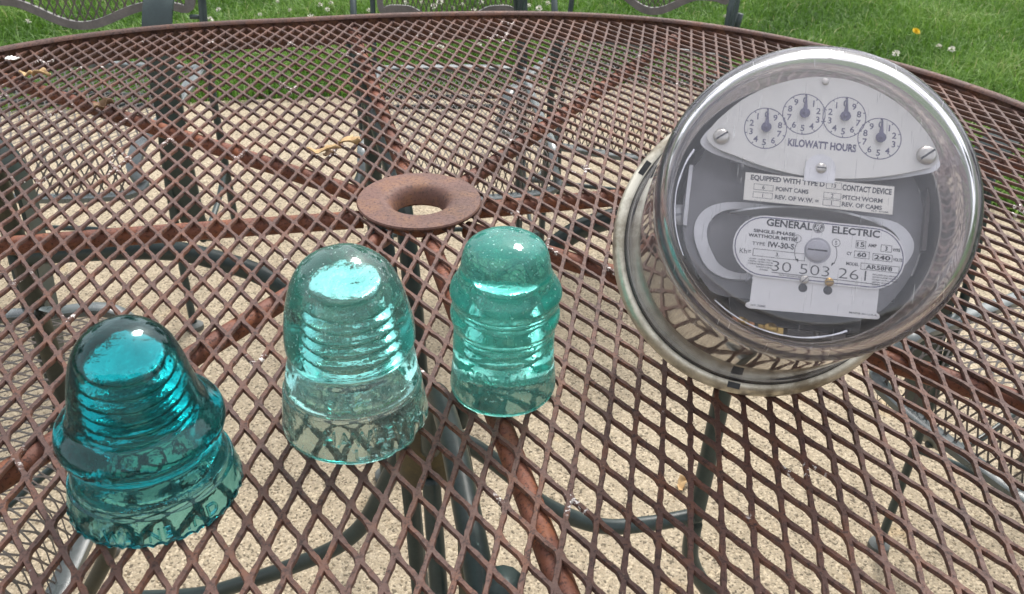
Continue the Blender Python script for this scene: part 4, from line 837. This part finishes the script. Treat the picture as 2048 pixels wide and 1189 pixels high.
# ------------------------------------------------------------------ the yard beyond the frame: it shows only as reflections in the glass
def house_back():
    root = empty('house', (1.0, -6.0, ZB), 'pale sided house wall behind the patio, outside the picture', 'house')
    bh = 0.20
    board = MB(); board.add([(-6, 0, 0), (6, 0, 0), (6, 0.012, bh), (-6, 0.012, bh), (-6, -0.02, 0), (6, -0.02, 0), (6, -0.02, bh), (-6, -0.02, bh)], [(0, 3, 2, 1), (4, 5, 6, 7), (0, 1, 5, 4), (3, 7, 6, 2), (0, 4, 7, 3), (1, 2, 6, 5)])
    first = board.build('siding_board', MAT['siding'], root)
    for k in range(1, 15):
        o = first.copy(); COL.objects.link(o); o.parent = root; o.location = (0, 0, k * bh)
    for x in (-3.2, 0.4):
        b = MB(); b.box((x, 0.03, 1.75), (1.1, 0.05, 1.2)); w = b.build('window', MAT['whitebit'], root)
        b = MB(); b.box((x, 0.06, 1.75), (0.96, 0.012, 1.06)); b.build('pane', MAT['darkmetal'], w)
    b = MB(); b.box((0, 0.30, 3.08), (12.6, 0.9, 0.16)); b.build('eave', MAT['whitebit'], root)
    return root
def sid():
    m, nt, b = newmat('grey house siding'); n = tex(nt, 'Noise', 3, 4, 0.6); r = ramp(nt, n.outputs[0], [(0.3, (0.26, 0.25, 0.235)), (0.7, (0.31, 0.30, 0.28))]); nt.links.new(r.outputs[0], b.inputs['Base Color']); b.inputs['Roughness'].default_value = 0.6
    return m
MAT['siding'] = sid(); house_back()
def treemat():
    m, nt, b = newmat('tree leaves'); n = tex(nt, 'Noise', 1.5, 5, 0.7); r = ramp(nt, n.outputs[0], [(0.35, (0.025, 0.055, 0.014)), (0.65, (0.070, 0.120, 0.030))]); nt.links.new(r.outputs[0], b.inputs['Base Color']); b.inputs['Roughness'].default_value = 0.6
    return m
MAT['leaves'] = treemat(); MAT['bark'] = flat('tree bark', (0.09, 0.07, 0.055), 0.9)
cr = []; N = 5200
cc = nrs.uniform(-1, 1, (26, 3)) * np.array([1.9, 1.9, 2.0]) * 0.85 + np.array([0, 0, 4.6])
for k in range(N):
    c = cc[nrs.randint(26)]; d = nrs.normal(0, 0.42, 3); p = c + d; a = nrs.normal(0, 1, 3); a /= np.linalg.norm(a); b_ = np.cross(a, nrs.normal(0, 1, 3)); b_ /= np.linalg.norm(b_); cr.append((p - a * .16, p + b_ * .08, p + a * .16, p - b_ * .08))
crown_V = np.array(cr).reshape(-1, 3); crown_Q = np.arange(N * 4).reshape(-1, 4)
tree0 = None
for k, (x, y, s_, w_) in enumerate(((-9, 10, 1.0, 'leftmost'), (-4.5, 13, 1.25, 'second'), (0.5, 12, 1.05, 'third'), (5, 14, 1.3, 'fourth'), (9.5, 10.5, 1.1, 'fifth'), (12.5, 4.5, 1.2, 'sixth'), (-12.5, 4, 1.15, 'far left'), (11.5, -2.5, 1.0, 'last'))):
    lab = 'leafy yard tree beyond the lawn, %s of the row, outside the picture' % w_
    if tree0 is None:
        tree0 = empty('yard_tree', (x, y, ZB), lab, 'tree', 'trees round the yard')
        quad_mesh('crown', crown_V, crown_Q, MAT['leaves'], tree0)
        b = MB(); b.tube([(0, 0, 0), (0.05, 0, 2.0), (0, 0.05, 4.6)], [0.20, 0.15, 0.06], 10); b.build('trunk', MAT['bark'], tree0, True); tree0.scale = (s_ * 0.6,) * 3
    else:
        r = tree0.copy(); COL.objects.link(r); r.location = (x, y, ZB); r['label'] = lab; r.scale = (s_ * 0.6,) * 3; r.rotation_euler = (0, 0, k * 1.3)
        for ch in tree0.children:
            c = ch.copy(); COL.objects.link(c); c.parent = r
bpy.context.view_layer.update()
